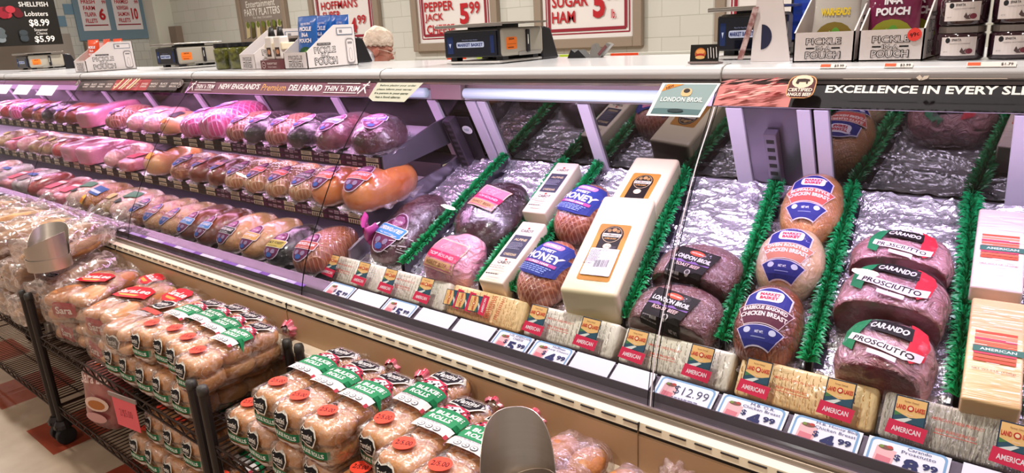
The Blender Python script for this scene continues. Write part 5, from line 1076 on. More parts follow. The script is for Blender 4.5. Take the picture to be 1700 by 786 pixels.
# long sub roll bags standing at the far rack
def sub_bag(label, x, y, rz, lean, n, seed):
    r_ = thing('sub_roll_bag', label, 'bread', (x, y, ZS), (0, 0, rz), 'long sub roll bags'); rr = random.Random(seed)
    for i in range(n):
        MB().blob((.062, .31, .058), 2.4, 9, c=((i - (n - 1) / 2) * .060, 0, .036 + .045 * (i % 2)), lump=.005, lscale=12, seed=seed + i).build('roll', CRUSTP, r_, smooth=True)
    W = n * .062; sh = bag_shell(W, .32, .12, seed, p=3, crumple=.016, tl=.13); sh.build('bag', BAGS, r_, smooth=True)
    bv = MB().blob((W, .32, .12), 4, 12, c=(0, 0, .06)).bvh(); e = []; emblem(e, 0, 0, .05)
    decal('printed_label', e, onto(bv, (0, -.10, .12), (1, 0, 0), (0, 1, 0), .004), r_, step=.015, eps=.0002); r_.rotation_euler = (lean, 0, rz); return r_
for i, (x, y, z, rz, ln, n) in enumerate([(-3.20, .90, 0, .12, .0, 3), (-3.42, .90, 0, .05, .0, 3), (-3.66, .89, 0, .0, 0, 3), (-3.90, .9, 0, .0, 0, 3), (-4.14, .9, 0, 0, 0, 3), (-3.02, .93, .105, .35, .05, 3), (-3.30, .91, .125, .1, 0, 4), (-3.58, .9, .125, 0, 0, 4), (-3.86, .9, .125, .05, 0, 4), (-4.14, .9, .125, .0, 0, 3), (-3.44, .92, .25, .05, 0, 4), (-3.75, .92, .25, 0, 0, 4), (-4.05, .92, .25, .04, 0, 3), (-3.14, .95, .24, .3, .05, 3)]):
    o = sub_bag('clear bag of long pale sub rolls, ' + ['bottom layer', 'middle layer', 'top layer'][0 if i < 5 else 1 if i < 10 else 2] + ', ' + ORD[i if i < 5 else i - 5 if i < 10 else i - 10] + ' from the small steel dispenser', x, y, rz, ln, n, i * 3 + 1); o.location.z = ZS + z
# torpedo and loose roll bags past the big dispenser
tor = [('p', [(-.07, .01), (-.03, .03), (.03, .026), (.07, .0), (.066, -.022), (.0, -.012), (-.05, -.02)], '#27724c'), ('t', 'TORPEDO', .0, .007, .10, .016, '#dfe8dc', .03, -.05), ('p', [(-.04, -.03), (.04, -.026), (.03, -.05), (-.03, -.055)], '#c93a52'), ('e', .01, .045, .02, .012, '#3a2a50')]
bun_bag('pink-tinged bag of rolls just behind the big steel dispenser', (-.715, .975, .570), (.0, 0, .0), 2, 2, 2, .07, .10, .05, None, group='torpedo roll bags', bagm=BAGP, crust=CRUST)
bun_bag('crumpled bag with green TORPEDO label beside the big steel dispenser', (-.560, .90, .565), (.0, 0, -.2), 2, 2, 2, .065, .12, .06, tor, .0, group='torpedo roll bags', bagm=BAGP, crust=CRUST)
bun_bag('twisted clear bag of round rolls, last bag along the rack', (-.435, .925, .555), (.0, 0, .1), 1, 2, 2, .095, .10, .055, [('r', .03, 0, .006, .04, '#3a3438', -.4)], group='torpedo roll bags', bagm=BAG, crust=CRUST)
for i, x in enumerate([-.66, -.53]): bun_bag('clear bag of rolls on the lower layer ' + ['under the dispenser', 'under the TORPEDO bag'][i], (x, .90, ZS), (0, 0, 0), 1, 2, 2, .11, .12, .045, None, group='torpedo roll bags', bagm=BAG, crust=CRUST)
# printed bag standing on the lower shelf, price card clipped to the shelf edge
r_ = thing('printed_bun_bag', 'red and white printed bun bag standing on the lower shelf beside the pink price card', 'bread', (-2.63, .80, .170), (-.10, .05, .35))
MB().blob((.19, .09, .262), 3.2, 12, c=(0, 0, .135), lump=.010, lscale=9, seed=4).build('bag', mat('printed_bag', '#a8605c', rough=.3, coat=.8, col2='#7c2c30', noise_scale=6, bump=.6, bump_scale=14), r_, smooth=True)
bv = MB().blob((.19, .09, .262), 3.2, 12, c=(0, 0, .135)).bvh()
decal('printed_label', [('t', 'Sara Lee', -.005, .065, .125, .045, '#e6ccc6', .02, .08), ('p', ell(.0, -.035, .055, .028, 16), '#e0c2b4'), ('p', ell(.0, -.038, .040, .018, 14), '#b5703e'), ('p', ell(-.01, -.09, .05, .02, 14), '#cf9c98'), ('p', [(-.01, .11), (.02, .11), (.01, .14), (-.005, .14)], '#e0622e')], onto(bv, (0, -.045, .15), (1, 0, 0), (0, 0, 1), .009), r_, step=.015, eps=.0002)
r_ = thing('price_card', 'pink handwritten price card hanging from the shelf edge', 'price card', (-2.235, .728, .452), (0, 0, .15))
MB().box((0, 0, -.06), (.125, .0015, .105)).build('card', mat('pink_card', '#e8606a', rough=.6), r_); MB().box((.0, -.002, .0), (.15, .004, .014)).build('clip', mat('clear_clip', '#8a7a76', rough=.3), r_)
decal('handwriting', [('t', '2/$5.00', 0, -.03, .07, .03, '#a84450', -.005, .05)], flat((0, -.0009, -.03), (1, 0, 0), (0, 0, 1)), r_)

# ------------------------------------------------------------ steel bag dispensers
SS = mat('dispenser_steel', '#d2c8be', rough=.36, metal=1., bump=.03, bump_scale=3, stretch=(1, 1, 30)); SSI = mat('dispenser_inner', '#8d857c', rough=.3, metal=1.)
def cyl_sheet(r, zlo, ztop_fn, a0, a1, th=.0015, n=40, nv=8, cx=0, cy=0):
    mb = MB()
    for rr_ in (r, r - th): mb.grid(lambda u, v, q=rr_: Vector((cx + q * math.cos(a0 + (a1 - a0) * u), cy + q * math.sin(a0 + (a1 - a0) * u), zlo + (ztop_fn(a0 + (a1 - a0) * u) - zlo) * v)), n, nv)
    mb.grid(lambda u, v: Vector((cx + (r - th * v) * math.cos(a0 + (a1 - a0) * u), cy + (r - th * v) * math.sin(a0 + (a1 - a0) * u), ztop_fn(a0 + (a1 - a0) * u))), n, 1)
    return mb
def dispenser(label, loc, rz, R_=.074, post=True, sh_=.11):
    r_ = thing('bag_dispenser', label, 'bag dispenser', loc, (0, 0, rz), 'steel bag dispensers')
    cyl_sheet(R_, 0, lambda a: .045, 0, 2 * PI).build('ring', SS, r_, smooth=True)
    cyl_sheet(R_ - .004, .01, lambda a: .105 + .026 * math.cos(a - .55), 0, 2 * PI).build('sleeve', SS, r_, smooth=True)
    sc = cyl_sheet(R_ * .98, .03, lambda a: .07 + sh_ * math.sqrt(max(0., 1 - abs((a - 2.35) / 1.45) ** 2.8)), .91, 3.79)
    for v in sc.v: k_ = max(0, v.z - .05); v.x -= k_ * .20; v.y += k_ * .26
    sc.build('scoop', SS, r_, smooth=True)
    MB().lathe([(.0, .012), (R_ - .008, .012), (R_ - .008, .016), (0, .016)], 30).build('bottom_plate', SSI, r_)
    if post:
        MB().box((-R_ - .005, -.02, -.095), (.007, .020, .28)).build('bracket', SS, r_); MB().box((-R_ - .004, -.022, -.27), (.034, .034, .075)).build('clamp', mat('clamp_steel', '#a39a92', rough=.4, metal=.8), r_, bev=.005)
    return r_
dispenser('small steel cylinder bag dispenser standing on a bracket above the bun bags', (-2.95, .825, .735), .1, sh_=.08)
# the big dispenser next to the bulkie rolls
dispenser('big steel bag dispenser in front, wide curved scoop, beside the bulkie rolls', (-.655, .775, .635), .0, R_=.070, sh_=.135)

# ============================================================ on top of the case
CT = 1.4025
CARD = mat('white_carton', '#d9d0cf', rough=.55); CARDK = mat('kraft_inside', '#9a7a5c', rough=.7)
def outline_text(ops, s, cx, cy, w_, h_, rot=0):
    ops += [('t', s, cx, cy, w_ * 1.05, h_ * 1.22, '#1c1a1c', .05, rot), ('t', s, cx, cy, w_, h_, '#dcd4d4', .0, rot)]
def pouch(W, H, col, col2, label, loc, rot, top, group, tilt=.12, words=('PICKLE', 'IN-A', 'POUCH'), fg='#e6e2ea', wy=.74):
    r_ = thing('snack_pouch', label, 'pouch', loc, (-tilt, 0, rot), group)
    def fn(u, v):
        a = u * 2 * PI; k = (1 - abs(2 * v - 1) ** 3); x = W / 2 * math.cos(a); th = .012 * k + .0012
        if v > .93: th = .001 + .0006 * math.sin(40 * u)
        return Vector((x * (1 + .02 * math.sin(9 * v)), th * math.sin(a), H * v))
    mb = MB(); mb.grid(fn, 24, 22, closeu=True); mb.build('pouch', mat('pouch_' + col.strip('#'), col, rough=.22, coat=.8, bump=.4, bump_scale=16), r_, smooth=True); bv = mb.bvh()
    ops = [('p', ell(0, H * .22, W * .40, H * .17, 16), col2), ('p', ell(.004, H * .20, W * .12, H * .13, 14), '#5f9a3c'), ('p', ell(-.008, H * .22, W * .03, H * .08, 10), '#86b85a')]
    for i, s in enumerate(words): ops.append(('t', s, 0, H * (wy - .115 * i), W * (.62 if len(s) > 4 else .34), H * .085, fg, .05))
    if top: ops.append(('t', top, 0, H * .84, W * .5, H * .04, fg, .01))
    decal('print', ops, onto(bv, (0, -.015, 0), (1, 0, 0), (0, 0, 1)), r_, step=.012, eps=.0002)
    return r_
def pickle_box(x, y, rz, label, W=.135, D=.24, hf=.062, hb=.157, y1=.14, sticker=None, s=1.):
    r_ = thing('pickle_box', label, 'carton', (x, y, CT), (0, 0, rz), 'pickle display cartons'); t_ = .003
    side = [(0, 0), (D, 0), (D, hb), (y1, hb), (0, hf)]
    for sx in (-1, 1): MB().prism(side, 'X', sx * W / 2 - (t_ if sx > 0 else 0), sx * W / 2 + (t_ if sx < 0 else 0), CARD).build('side_wall', parent=r_)
    MB().box((0, t_ / 2, hf / 2), (W, t_, hf), CARD).build('front_wall', parent=r_); MB().box((0, D - t_ / 2, hb / 2), (W, t_, hb), CARD).build('back_wall', parent=r_)
    b_ = MB().box((0, D / 2, .002), (W, D, .003), CARDK); b_.box((0, t_ + .001, hf / 2), (W - .008, .001, hf), CARDK); b_.build('inside', parent=r_)
    o_ = []; outline_text(o_, 'PICKLE', -.0, hf * .70, W * .56, hf * .19); outline_text(o_, 'IN-A', 0, hf * .47, W * .24, hf * .12); outline_text(o_, 'POUCH', 0, hf * .24, W * .56, hf * .21)
    for sx in (-1, 1): o_.append(('r', sx * W * .21, hf * .47, W * .14, hf * .05, '#1c1a1c'))
    if sticker: o_ += [('e', W * .35, hf * .82, .0125, .0125, '#ee4a42'), ('t', sticker, W * .35, hf * .82, .016, .008, '#3a1418', .01, .3)]
    decal('front_print', o_, flat((0, -.0003, 0), (1, 0, 0), (0, 0, 1)), r_, eps=.0002)
    o_ = []; c = D * .36; outline_text(o_, 'PICKLE', c, hb * .42, D * .40, hb * .13); outline_text(o_, 'IN-A', c, hb * .29, D * .16, hb * .08); outline_text(o_, 'POUCH', c, hb * .16, D * .42, hb * .15)
    o_ += [('r', c - .003, hb * .56, D * .26, hb * .055, '#3a3638'), ('t', 'VAN HOLTENS', c - .003, hb * .56, D * .22, hb * .03, '#d9d0cf'), ('p', rrect(D * .78, hb * .84, D * .32, hb * .17, .05), '#3f5c78'), ('r', D * .78, hb * .84, D * .30, hb * .14, '#dcd4d4'), ('r', D * .70, hb * .84, D * .06, hb * .07, '#8a8688')]
    for k_ in ((1., '#8a8486'), (.88, '#d9d0cf')): o_.append(('p', [(D * .86 + (a - D * .86) * k_[0], hb * .36 + (b - hb * .36) * k_[0]) for a, b in rrect(D * .86, hb * .36, D * .16, hb * .62, .3)], k_[1]))
    o_ += [('p', ell(D * .86, hb * .28, D * .035, hb * .16, 14), '#a39c9e'), ('p', ell(D * .86, hb * .28, D * .028, hb * .145, 14), '#d9d0cf'), ('r', D * .86, hb * .56, D * .09, hb * .05, '#8a8486')]
    decal('side_print', o_, flat((W / 2 + .0003, 0, 0), (0, 1, 0), (0, 0, 1)), r_, eps=.0002)
    return r_
gp = 'pickle pouches standing in the cartons'
pickle_box(-2.365, 1.62, 0, 'white pickle carton with printed slanting side and blue pouches in it', W=.15)
for i, (dx, yy, rz) in enumerate([(-.012, 1.685, .03), (.013, 1.735, -.03), (-.010, 1.775, .03), (.010, 1.82, -.02)]): pouch(.115, .19, '#1c5fb0', '#2d5a3a', 'shiny blue pickle pouch in the printed carton, ' + ORD[i] + ' from its front wall', (-2.365 + dx, yy, CT + .006), rz, 'VAN HOLTENS', gp)
pickle_box(-2.735, 1.64, -.12, 'nearly empty small white pickle carton beside the dark jars', W=.14)
pouch(.10, .075, '#3f7fc8', '#2d5a3a', 'single low blue pouch lying in the nearly empty carton', (-2.72, 1.70, CT + .006), 0, None, gp, tilt=.5)
pickle_box(-4.425, 1.62, 0, 'white pickle carton with orange pouches, between the two far scales', W=.16, D=.27)
for i, (dx, yy) in enumerate([(-.014, 1.70), (.012, 1.76), (-.01, 1.83)]): pouch(.12, .17, '#dd4a22', '#8a8a3a', 'orange snack pouch in the far carton, ' + ORD[i] + ' from its front wall', (-4.42 + dx, yy, CT + .006), [.1, -.1, 0][i], None, gp)
pickle_box(-.44, 1.598, 0, 'white pickle carton with a grey WARHEADS pouch, beside the blue screen', W=.122)
o = pouch(.095, .19, '#b7b2ac', '#7d6a2c', 'grey pickle pouch printed WARHEADS in yellow', (-.435, 1.655, CT + .006), 0, None, gp, words=('WARHEADS',), fg='#e0c23a', wy=.50); o2 = pouch(.095, .19, '#b7b2ac', '#7d6a2c', 'grey pickle pouch behind the WARHEADS one', (-.425, 1.715, CT + .006), .1, None, gp, words=('PICKLE',))
pickle_box(-.312, 1.598, 0, 'white pickle carton with round red 99c sticker and maroon pouches', W=.118, sticker='99c')
for i, (dx, yy) in enumerate([(-.012, 1.655), (.022, 1.70)]): pouch(.10, .19, '#6e1440', '#8a8a2c', 'maroon pickle pouch, ' + ['front', 'rear'][i] + ' one in the 99c carton', (-.312 + dx, yy, CT + .006), [0, -.15][i], None, gp, wy=.70)
# bottle tray
r_ = thing('bottle_tray', 'small maroon display tray holding white-capped bottles beside the blue pouches', 'tray', (-2.555, 1.63, CT))
MB().box((0, .05, .018), (.135, .10, .036), mat('maroon_tray', '#6b3b3e', rough=.5)).build('tray', parent=r_); MB().prism([(-.002, .036), (.10, .036), (.10, .13), (.094, .13), (.092, .045)], 'X', -.0675, -.0655, CARD).build('side_wall', parent=r_)
MB().box((0, .06, .088), (.12, .07, .028), mat('cream_flap', '#e6d9bd', rough=.6)).build('flap', parent=r_, bev=.004)
decal('print', [('e', -.045, .018, .013, .013, '#e6d6d0'), ('e', -.045, .018, .011, .011, '#6b3b3e'), ('t', 'the', -.045, .018, .014, .007, '#e6d6d0'), ('t', 'CRUNCHY TOAST', .015, .023, .07, .008, '#e6d6d0', .01), ('t', 'Artisan Crackers', .015, .010, .06, .006, '#e6d6d0')], flat((0, -.0004, 0), (1, 0, 0), (0, 0, 1)), r_, eps=.0002)
for i, dx in enumerate((-.03, .03)):
    b = thing('sauce_bottle', 'white bottle with black neck and red band, ' + ['beside the nearly empty carton', 'touching the blue pouches'][i], 'bottle', (-2.555 + dx, 1.675, CT + .037), group='bottles in the maroon tray')
    MB().box((0, 0, .045), (.045, .045, .09)).build('body', mat('bottle_white', '#ddd6d0', rough=.4), b, bev=.006); MB().lathe([(.016, .085), (.012, .105), (.010, .125), (.0, .127)], 14).build('neck', BLK, b, smooth=True)
    decal('print', [('r', 0, .03, .03, .035, '#4a3a34'), ('p', ell(0, .03, .011, .010, 12), '#c08a6a')], flat((0, -.0228, 0), (1, 0, 0), (0, 0, 1)), b, eps=.0002)
# dark jars with green fruit behind the small carton
for i, (x, y) in enumerate([(-3.03, 1.70), (-2.94, 1.72), (-2.86, 1.74)]):
    b = thing('relish_jar', 'dark jar of green relish behind the nearly empty carton, ' + ORD[i] + ' of three', 'jar', (x, y, CT), group='relish jars')
    MB().lathe([(.030, 0), (.036, .006), (.036, .085), (.030, .095)], 20).build('body', mat('dark_jar', '#3a3c1c', rough=.15, coat=.8, col2='#6a6a2c', noise_scale=40), b, smooth=True); MB().lathe([(.031, .095), (.033, .096), (.033, .112), (0, .113)], 20).build('lid', BLK, b)
# scales
SB = mat('scale_beige', '#a39c8e', rough=.45); SK = mat('scale_black', '#16141a', rough=.35); PLT = mat('platter_steel', '#a8a098', rough=.3, metal=.9)
def scale_(x0, x1, y0, y1, label, zlo=.022, h=.088, screen=True, num='2034'):
    W, D = x1 - x0, y1 - y0; r_ = thing('deli_scale', label, 'scale', ((x0 + x1) / 2, y0, CT), group='deli scales on the case')
    MB().box((0, D / 2, zlo + h / 2), (W - .004, D, h)).build('body', SB, r_, bev=.012, segs=3, smooth=True)
    MB().box((0, .004, zlo + h / 2 - .002), (W * .92, .02, h * .96)).build('display_housing', SK, r_, bev=.004)
    for sx in (-1, 1):
        for yy in (.03, D - .03): MB().box((sx * (W / 2 - .03), yy, zlo / 2), (.028, .028, zlo + .004)).build('foot', SK, r_)
    MB().box((0, D / 2, .006), (W * .9, D * 1.05, .008)).build('base_tray', mat('tray_white', '#c9c6c2', rough=.35), r_, bev=.003)
    p = MB().box((0, D / 2 - .01, zlo + h + .014), (W + .03, D + .02, .006), PLT); p.box((0, -.018, zlo + h + .011), (W + .03, .003, .010), PLT); p.build('platter', parent=r_, bev=.003)
    MB().box((0, D / 2, zlo + h + .006), (W * .5, D * .5, .014)).build('platter_support', SK, r_)
    if screen:
        MB().box((0, -.0075, zlo + h / 2 - .002), (W * .86, .004, h * .84)).build('screen', mat('screen_dark', '#0a0c1a', rough=.08, coat=.6), r_)
        o_ = [('r', -W * .34, .045, W * .10, h * .62, '#1c2c58'), ('r', W * .36, .045, W * .06, h * .62, '#1c2c58'), ('p', rrect(0, .045, W * .46, h * .2, .3), '#b9c2dc'), ('t', 'MARKET BASKET', 0, .045, W * .42, h * .12, '#22336e', .04), ('t', 'More For Your Dollar', 0, .045 + h * .17, W * .26, h * .04, '#8a93b9'), ('p', [(-W * .36, .05), (-W * .32, .05), (-W * .34, .036)], '#b9c2dc')]
        decal('screen_image', o_, flat((0, -.0097, zlo - .005), (1, 0, 0), (0, 0, 1)), r_, eps=.0002)
    # side towards the shopper's right: sticker, lever
    o_ = [('p', rrect(.045, zlo + h * .45, .055, .038, .15), '#f07a2c'), ('t', num, .045, zlo + h * .60, .028, .007, '#5a2a10', .03), ('r', .045, zlo + h * .42, .045, .001, '#7c3a14'), ('r', .040, zlo + h * .30, .03, .003, '#7c3a14'), ('r', .14, zlo + h * .06, .12, .012, '#8f8b84')]
    decal('sticker', o_, flat((W / 2 - .0015, 0, 0), (0, 1, 0), (0, 0, 1)), r_, eps=.0003)
    MB().box((W / 2 + .002, D * .58, zlo + h * .50), (.008, .016, h * .82)).build('lever', SK, r_, bev=.003); MB().box((W / 2 + .0065, D * .56, zlo + h * .55), (.001, .003, .03)).build('lever_mark', mat('white_paint'), r_)
    MB().prism([(D, 0), (D + .10, 0), (D + .055, zlo + h - .008), (D + .02, zlo + h), (D, zlo + h - .01)], 'X', -W / 2 + .01, W / 2 - .01).build('printer_cover', SK, r_, bev=.006)
    return r_
scale_(-1.70, -1.44, 1.75, 1.97, 'deli scale with dark blue screen and orange sticker in the middle of the case top')
scale_(-3.83, -3.60, 1.78, 2.02, 'deli scale with orange sticker between the orange pouches and the small carton', screen=True)
scale_(-6.20, -5.95, 1.85, 2.08, 'small deli scale with orange sticker beside the grey partition')
scale_(-2.75, -2.47, 1.80, 2.00, 'deli scale hidden behind the blue pouch carton, only its black cover showing', screen=False)
o = scale_(-.742, -.602, 1.75, 1.92, 'deli scale with bright blue touch screen beside the burger card')
r_ = thing('touch_screen', 'blue touch screen terminal behind the tall white cardboard panel', 'screen', (-.53, 1.93, CT))
MB().box((0, 0, .095), (.17, .02, .13)).build('housing', SK, r_, bev=.004); MB().box((0, .01, .015), (.05, .05, .03)).build('stand', SK, r_); MB().box((0, -.0105, .095), (.155, .002, .112)).build('screen', mat('screen_blue', '#1a2c7c', rough=.15, emis='#2a48b8', es=.25), r_)
decal('screen_image', [('r', 0, .038 - .027 * i, .15, .010, c) for i, c in enumerate(['#2a48a8', '#3a5ac0', '#2a48a8', '#22409a'])] + [('t', 'TARE', .04, .011, .02, .006, '#c9d6f2')], flat((0, -.0117, .095), (1, 0, 0), (0, 0, 1)), r_, eps=.0002)
r_ = thing('cardboard_header', 'tall tapering white cardboard display panel beside the touch screen', 'cardboard', (-.57, 1.655, CT))
MB().prism([(-.045, 0), (.045, 0), (.012, .19), (-.034, .19)], 'Y', 0, .004, CARD).build('panel', parent=r_); MB().prism([(0, 0), (.06, 0), (.012, .12), (.004, .12)], 'X', -.043, -.040, CARDK).build('brace', parent=r_)
decal('cut_out', [('p', ell(-.022, .055, .024, .028, 12, -PI / 2, PI / 2) , '#2a2c44')], flat((0, -.0004, 0), (1, 0, 0), (0, 0, 1)), r_)
MB().prism([(-.075, .006), (-.062, .006), (-.03, .122), (-.042, .122)], 'Y', -.006, -.003, mat('printed_edge', '#8a5a58', rough=.3, col2='#c9b0ae', noise_scale=60)).build('printed_strip', parent=r_)
# burger card in its holder
r_ = thing('picture_card', 'small black card with a burger picture in a clear holder', 'card', (-.706, 1.60, CT), (-.12, 0, -.04))
MB().box((0, 0, .023), (.072, .002, .043)).build('card', mat('black_board'), r_); MB().box((0, .008, .003), (.075, .03, .005)).build('holder', mat('clear_clip'), r_)
decal('print', [('e', -.010, .024, .014, .013, '#b5642c'), ('e', -.010, .028, .011, .006, '#e0a05a'), ('e', -.010, .020, .011, .004, '#a8302c'), ('e', -.010, .015, .012, .004, '#d9b070')] + [('r', .010 + .007 * i, .024 + .002 * (i % 2), .0016, .024, '#e6e0dc', .15) for i in range(4)], flat((0, -.0012, 0), (1, 0, 0), (0, 0, 1)), r_, eps=.0002)
# olive spread jars, two by two
def jar(x, y, z, label, top):
    b = thing('spread_jar', label, 'jar', (x, y, z), group='olive spread jars')
    R_ = .0405; mb = MB().lathe([(.0, .0), (.036, .0), (R_, .004), (R_, .046), (.037, .051)], 32); mb.build('glass', mat('dark_spread', '#2c1620', rough=.12, coat=1.), b, smooth=True)
    MB().lathe([(.0385, .050), (.0395, .051), (.0395, .0618), (.037, .063), (0, .063)], 32).build('lid', mat('lid_silver', '#a89e98', rough=.28, metal=.9), b, smooth=False)
    o_ = [('r', 0, .026, .062, .034, '#dcd3d2'), ('e', -.018, .037, .0045, .0050, '#2a2a2e'), ('t', 'SPARTA', -.003, .038, .016, .0045, '#2a2a2e', .02), ('t', 'KALAMATA OLIVE TAPENADE', .003, .031, .034, .002, '#6a5a5e'), ('p', [(.004, .016), (.007, .024), (.010, .018), (.014, .022), (.012, .015), (.016, .012), (.009, .012)], '#5a4a4c'), ('e', .019, .017, .006, .005, '#7c3a48'), ('t', 'NET WT', -.02, .016, .008, .002, '#6a5a5e')]
    decal('paper_label', o_, lambda X_, Y_, e: Vector(((R_ + .0003 + e) * math.sin(X_ / R_), -(R_ + .0003 + e) * math.cos(X_ / R_), Y_)), b, step=.006, eps=.00015); return b
for k, (x, y) in enumerate([(-.196, 1.635), (-.112, 1.64)]):
    for lev in range(2): jar(x, y, CT + lev * .0635, ['lower', 'upper'][lev] + ' olive spread jar with white label, ' + ['beside the 99c carton', 'beside the torn carton'][k], lev)
r_ = thing('torn_carton', 'torn kraft carton with a red product at the end of the case top', 'carton', (-.055, 1.61, CT))
MB().box((0, .05, .003), (.05, .10, .005), CARDK).build('bottom', parent=r_); MB().prism([(0, 0), (.10, 0), (.10, .13), (.02, .12), (0, .045)], 'X', -.025, -.022, CARDK).build('side_wall', parent=r_); MB().box((.004, .04, .022), (.04, .06, .036), mat('red_product', '#8a1c24', rough=.3, coat=.5)).build('product', parent=r_)
# film cutter / tool
r_ = thing('film_cutter', 'grey film cutter tool with maroon stripe behind the lip', 'tool', (-1.255, 2.03, CT))
MB().prism([(-.04, 0), (.004, .0), (.045, .04), (.030, .046), (.0, .02), (-.015, .045), (-.028, .04)], 'Y', -.01, .01, mat('tool_grey', '#8f8c88', rough=.3, metal=.6)).build('frame', parent=r_); MB().box((.012, -.011, .022), (.04, .002, .009), mat('maroon_tray'), R=Matrix.Rotation(-.75, 3, 'Y')).build('stripe', parent=r_)
MB().prism([(-.12, 0), (-.045, 0), (-.075, .026), (-.09, .018), (-.105, .028)], 'Y', -.02, .02, BLK).build('rubber_foot', parent=r_)
# work table behind with warning labels on its splash board
r_ = thing('work_table', 'steel work table behind the case with a white splash board', 'table', (-1.95, 2.62, 0))
MB().box((0, .35, .90), (1.6, .7, .04)).build('table_top', mat('brushed_table', '#a3a09c', rough=.3, metal=.9), r_); MB().box((0, .0, 1.155), (1.6, .02, .47)).build('splash_board', mat('white_paint'), r_)
for sx in (-1, 1):
    for yy in (.04, .66): MB().tube([(sx * .74, yy, 0), (sx * .74, yy, .88)], .02, 10).build('leg', mat('brushed_table'), r_)
for i, (x, c, a, b_, nm) in enumerate([(.19, '#c2e04a', 'THIS CUTTING BOARD', 'MUST BE WORN', 'yellow-green'), (.45, '#f0512e', 'USE BLADE GUARD', 'BEFORE LOADING', 'orange'), (-.50, '#f0512e', 'CLOSE BLADE', 'BEFORE CLEANING', 'orange'), (-.30, '#c2e04a', 'GLOVES', 'MUST BE WORN', 'yellow-green')]):
    s_ = decal('warning_label', [('r', 0, 0, .13, .055, c), ('t', a, 0, .012, .11, .009, '#2a2a1c', .03), ('t', b_, 0, -.010, .10, .010, '#2a2a1c', .03)], flat((-1.95 + x, 2.608, 1.362), (1, 0, 0), (0, 0, 1)))
    tag(s_, nm + ' warning label reading ' + b_ + ' on the splash board' + [' beside the film cutter', ' past the film cutter', ' before the scale', ' seen under the scale'][i], 'label')

# ------------------------------------------------------------ the deli worker
SKIN = mat('skin', '#b98373', rough=.5, sss=.15, col2='#a8604e', noise_scale=8); COAT = mat('white_coat', '#c9c8cf', rough=.8, bump=.3, bump_scale=14); NETM = mat('hair_net', '#dccbbb', rough=.7, bump=.8, bump_scale=30, col2='#cdb6a4', noise_scale=18)
man = thing('person', 'worker in white coat, white hair net and glasses, bending his head down behind the case', 'person', (-3.842, 3.014, 0), (0, 0, .70))
# local frame: +x is where he faces
def limb(mb, pts, rs, n=12): mb.tube(pts, rs, n); [mb.blob((2 * r, 2 * r, 2 * r), 2, 4, c=p) for p, r in zip(pts, rs)]
HT = Matrix.Translation((.23, 0, 1.425)) @ Matrix.Rotation(.40, 4, 'Y') @ Matrix.Scale(.90, 4)
b = MB()
b.blob((.195, .150, .20), 2.2, 12, c=(-.010, 0, .035), M=HT); b.blob((.12, .115, .15), 2.3, 8, c=(.035, 0, -.045), M=HT); b.blob((.07, .07, .05), 2.2, 6, c=(.066, 0, -.105), M=HT)
b.add([(.085, -.004, .035), (.085, .004, .035), (.122, -.012, -.028), (.122, .012, -.028), (.128, 0, -.022), (.085, .014, -.042), (.085, -.014, -.042), (.06, 0, 0)], [(0, 1, 4), (0, 4, 2), (1, 3, 4), (2, 4, 3), (2, 3, 5, 6), (0, 2, 6, 7), (1, 7, 5, 3), (0, 7, 1), (6, 5, 7)], M=HT)
for sy in (-1, 1): b.blob((.045, .018, .065), 2.2, 6, c=(-.005, sy * .078, -.015), M=HT); b.blob((.03, .05, .018), 2.2, 5, c=(.080, sy * .03, .035), M=HT)
b.blob((.022, .052, .012), 2.2, 5, c=(.094, 0, -.063), M=HT); b.blob((.020, .045, .012), 2.2, 5, c=(.092, 0, -.076), M=HT)
limb(b, [(.215, 0, 1.385), (.16, 0, 1.32), (.12, 0, 1.22)], [.058, .066, .09])
b.blob((.27, .40, .50), 2.6, 10, c=(.11, 0, 1.08), M=Matrix.Translation((.1, 0, 1.08)) @ Matrix.Rotation(.30, 4, 'Y') @ Matrix.Translation((-.1, 0, -1.08))); b.blob((.24, .34, .26), 2.6, 8, c=(.0, 0, .92))
for sy in (-1, 1):
    sh = (.20, sy * .19, 1.26); el = (.24, sy * .27, .99); wr = (.44, sy * .17, .985)
    limb(b, [sh, el], [.055, .043]); limb(b, [el, wr], [.043, .028])
    b.blob((.09, .078, .030), 2.6, 6, c=(.495, sy * .155, .975))
    for q in range(4):
        y0 = sy * (.155 + (q - 1.5) * .019); ln = [.062, .072, .068, .052][q]; limb(b, [(.53, y0, .978), (.53 + ln * .5, y0 + sy * (q - 1.5) * .002, .972), (.53 + ln * .9, y0 + sy * (q - 1.5) * .003, .952)], [.0088, .008, .007], 8)
    limb(b, [(.475, sy * .118, .972), (.505, sy * .098, .966), (.530, sy * .095, .955)], [.011, .0095, .008], 8)
    limb(b, [(.0, sy * .095, .90), (.03, sy * .10, .49), (.0, sy * .10, .09)], [.085, .058, .042]); b.blob((.26, .095, .09), 2.5, 7, c=(.055, sy * .10, .045))
bo = b.build('body', SKIN, man, smooth=True); rm = bo.modifiers.new('one_skin', 'REMESH'); rm.mode = 'VOXEL'; rm.voxel_size = .0055; rm.use_smooth_shade = True; sm = bo.modifiers.new('soft', 'SMOOTH'); sm.iterations = 4; sm.factor = .5
c = MB(); TR = Matrix.Translation((.1, 0, 1.08)) @ Matrix.Rotation(.30, 4, 'Y') @ Matrix.Translation((-.1, 0, -1.08))
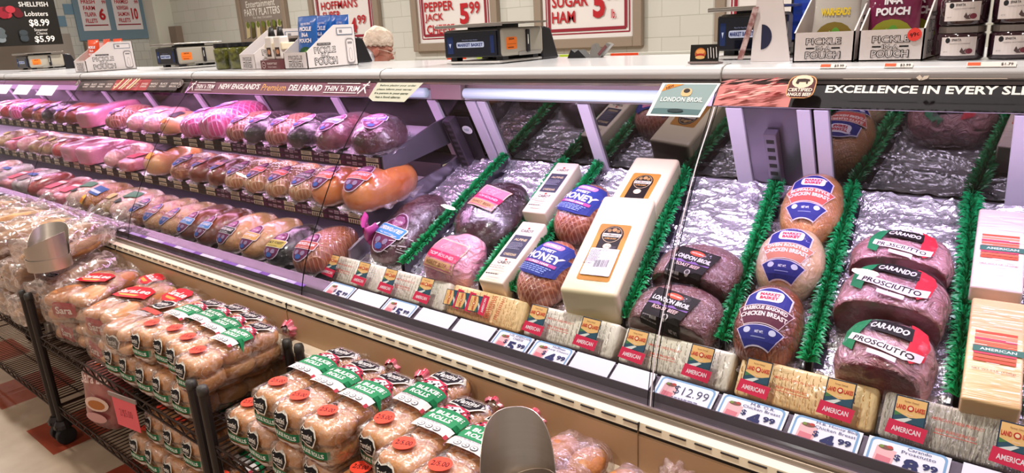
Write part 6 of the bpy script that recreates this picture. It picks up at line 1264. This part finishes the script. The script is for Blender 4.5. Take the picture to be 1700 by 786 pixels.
c.blob((.31, .44, .52), 2.7, 12, c=(.11, 0, 1.07), M=TR, lump=.008, lscale=8); limb(c, [(.10, -.16, 1.325), (.10, .16, 1.325)], [.092, .092]); limb(c, [(.08, 0, 1.31), (.145, 0, 1.375)], [.11, .085])
for sy in (-1, 1): limb(c, [(.20, sy * .19, 1.255), (.24, sy * .275, .99)], [.075, .058]); limb(c, [(.24, sy * .275, .99), (.42, sy * .18, .985)], [.058, .042])
c.blob((.32, .44, .70), 4, 10, c=(.0, 0, .78), lump=.01, lscale=8)
cm = c.build('coat', COAT, man, smooth=True); rm = cm.modifiers.new('one_cloth', 'REMESH'); rm.mode = 'VOXEL'; rm.voxel_size = .011; rm.use_smooth_shade = True
tr = MB()
for sy in (-1, 1): limb(tr, [(.0, sy * .095, .6), (.02, sy * .10, .40), (.0, sy * .10, .08)], [.095, .075, .062])
tr.build('trousers', mat('dark_trousers', '#23232a', rough=.8), man, smooth=True)
for sy in (-1, 1): MB().blob((.28, .108, .10), 3, 8, c=(.055, sy * .10, .05), flat=.95).build('shoe', BLK, man, smooth=True)
cap = MB().blob((.225, .178, .235), 2.2, 16, c=(-.022, 0, .045), lump=.009, lscale=24, M=None)
keep = [i for i, f in enumerate(cap.f) if min(cap.v[q].z - .36 * (cap.v[q].x + .02) for q in f) > .018]
cap.f = [cap.f[i] for i in keep]; cap.mi = [0] * len(cap.f); cap.v = [HT @ v for v in cap.v]; co_ = cap.build('hair_net', NETM, man, smooth=True); so = co_.modifiers.new('thick', 'SOLIDIFY'); so.thickness = .003
g = MB()
for sy in (-1, 1):
    g.tube([HT @ Vector((.112, sy * .033 + .022 * math.cos(a), .012 + .018 * math.sin(a))) for a in [k * PI / 8 for k in range(17)]], .0016, 6); g.tube([HT @ Vector(p) for p in ((.112, sy * .055, .018), (.05, sy * .076, .018), (-.01, sy * .080, .008))], .0016, 6)
g.tube([HT @ Vector(p) for p in ((.114, -.011, .016), (.118, 0, .018), (.114, .011, .016))], .0016, 6); g.build('glasses', mat('glasses_frame', '#c9b9a9', rough=.3), man)
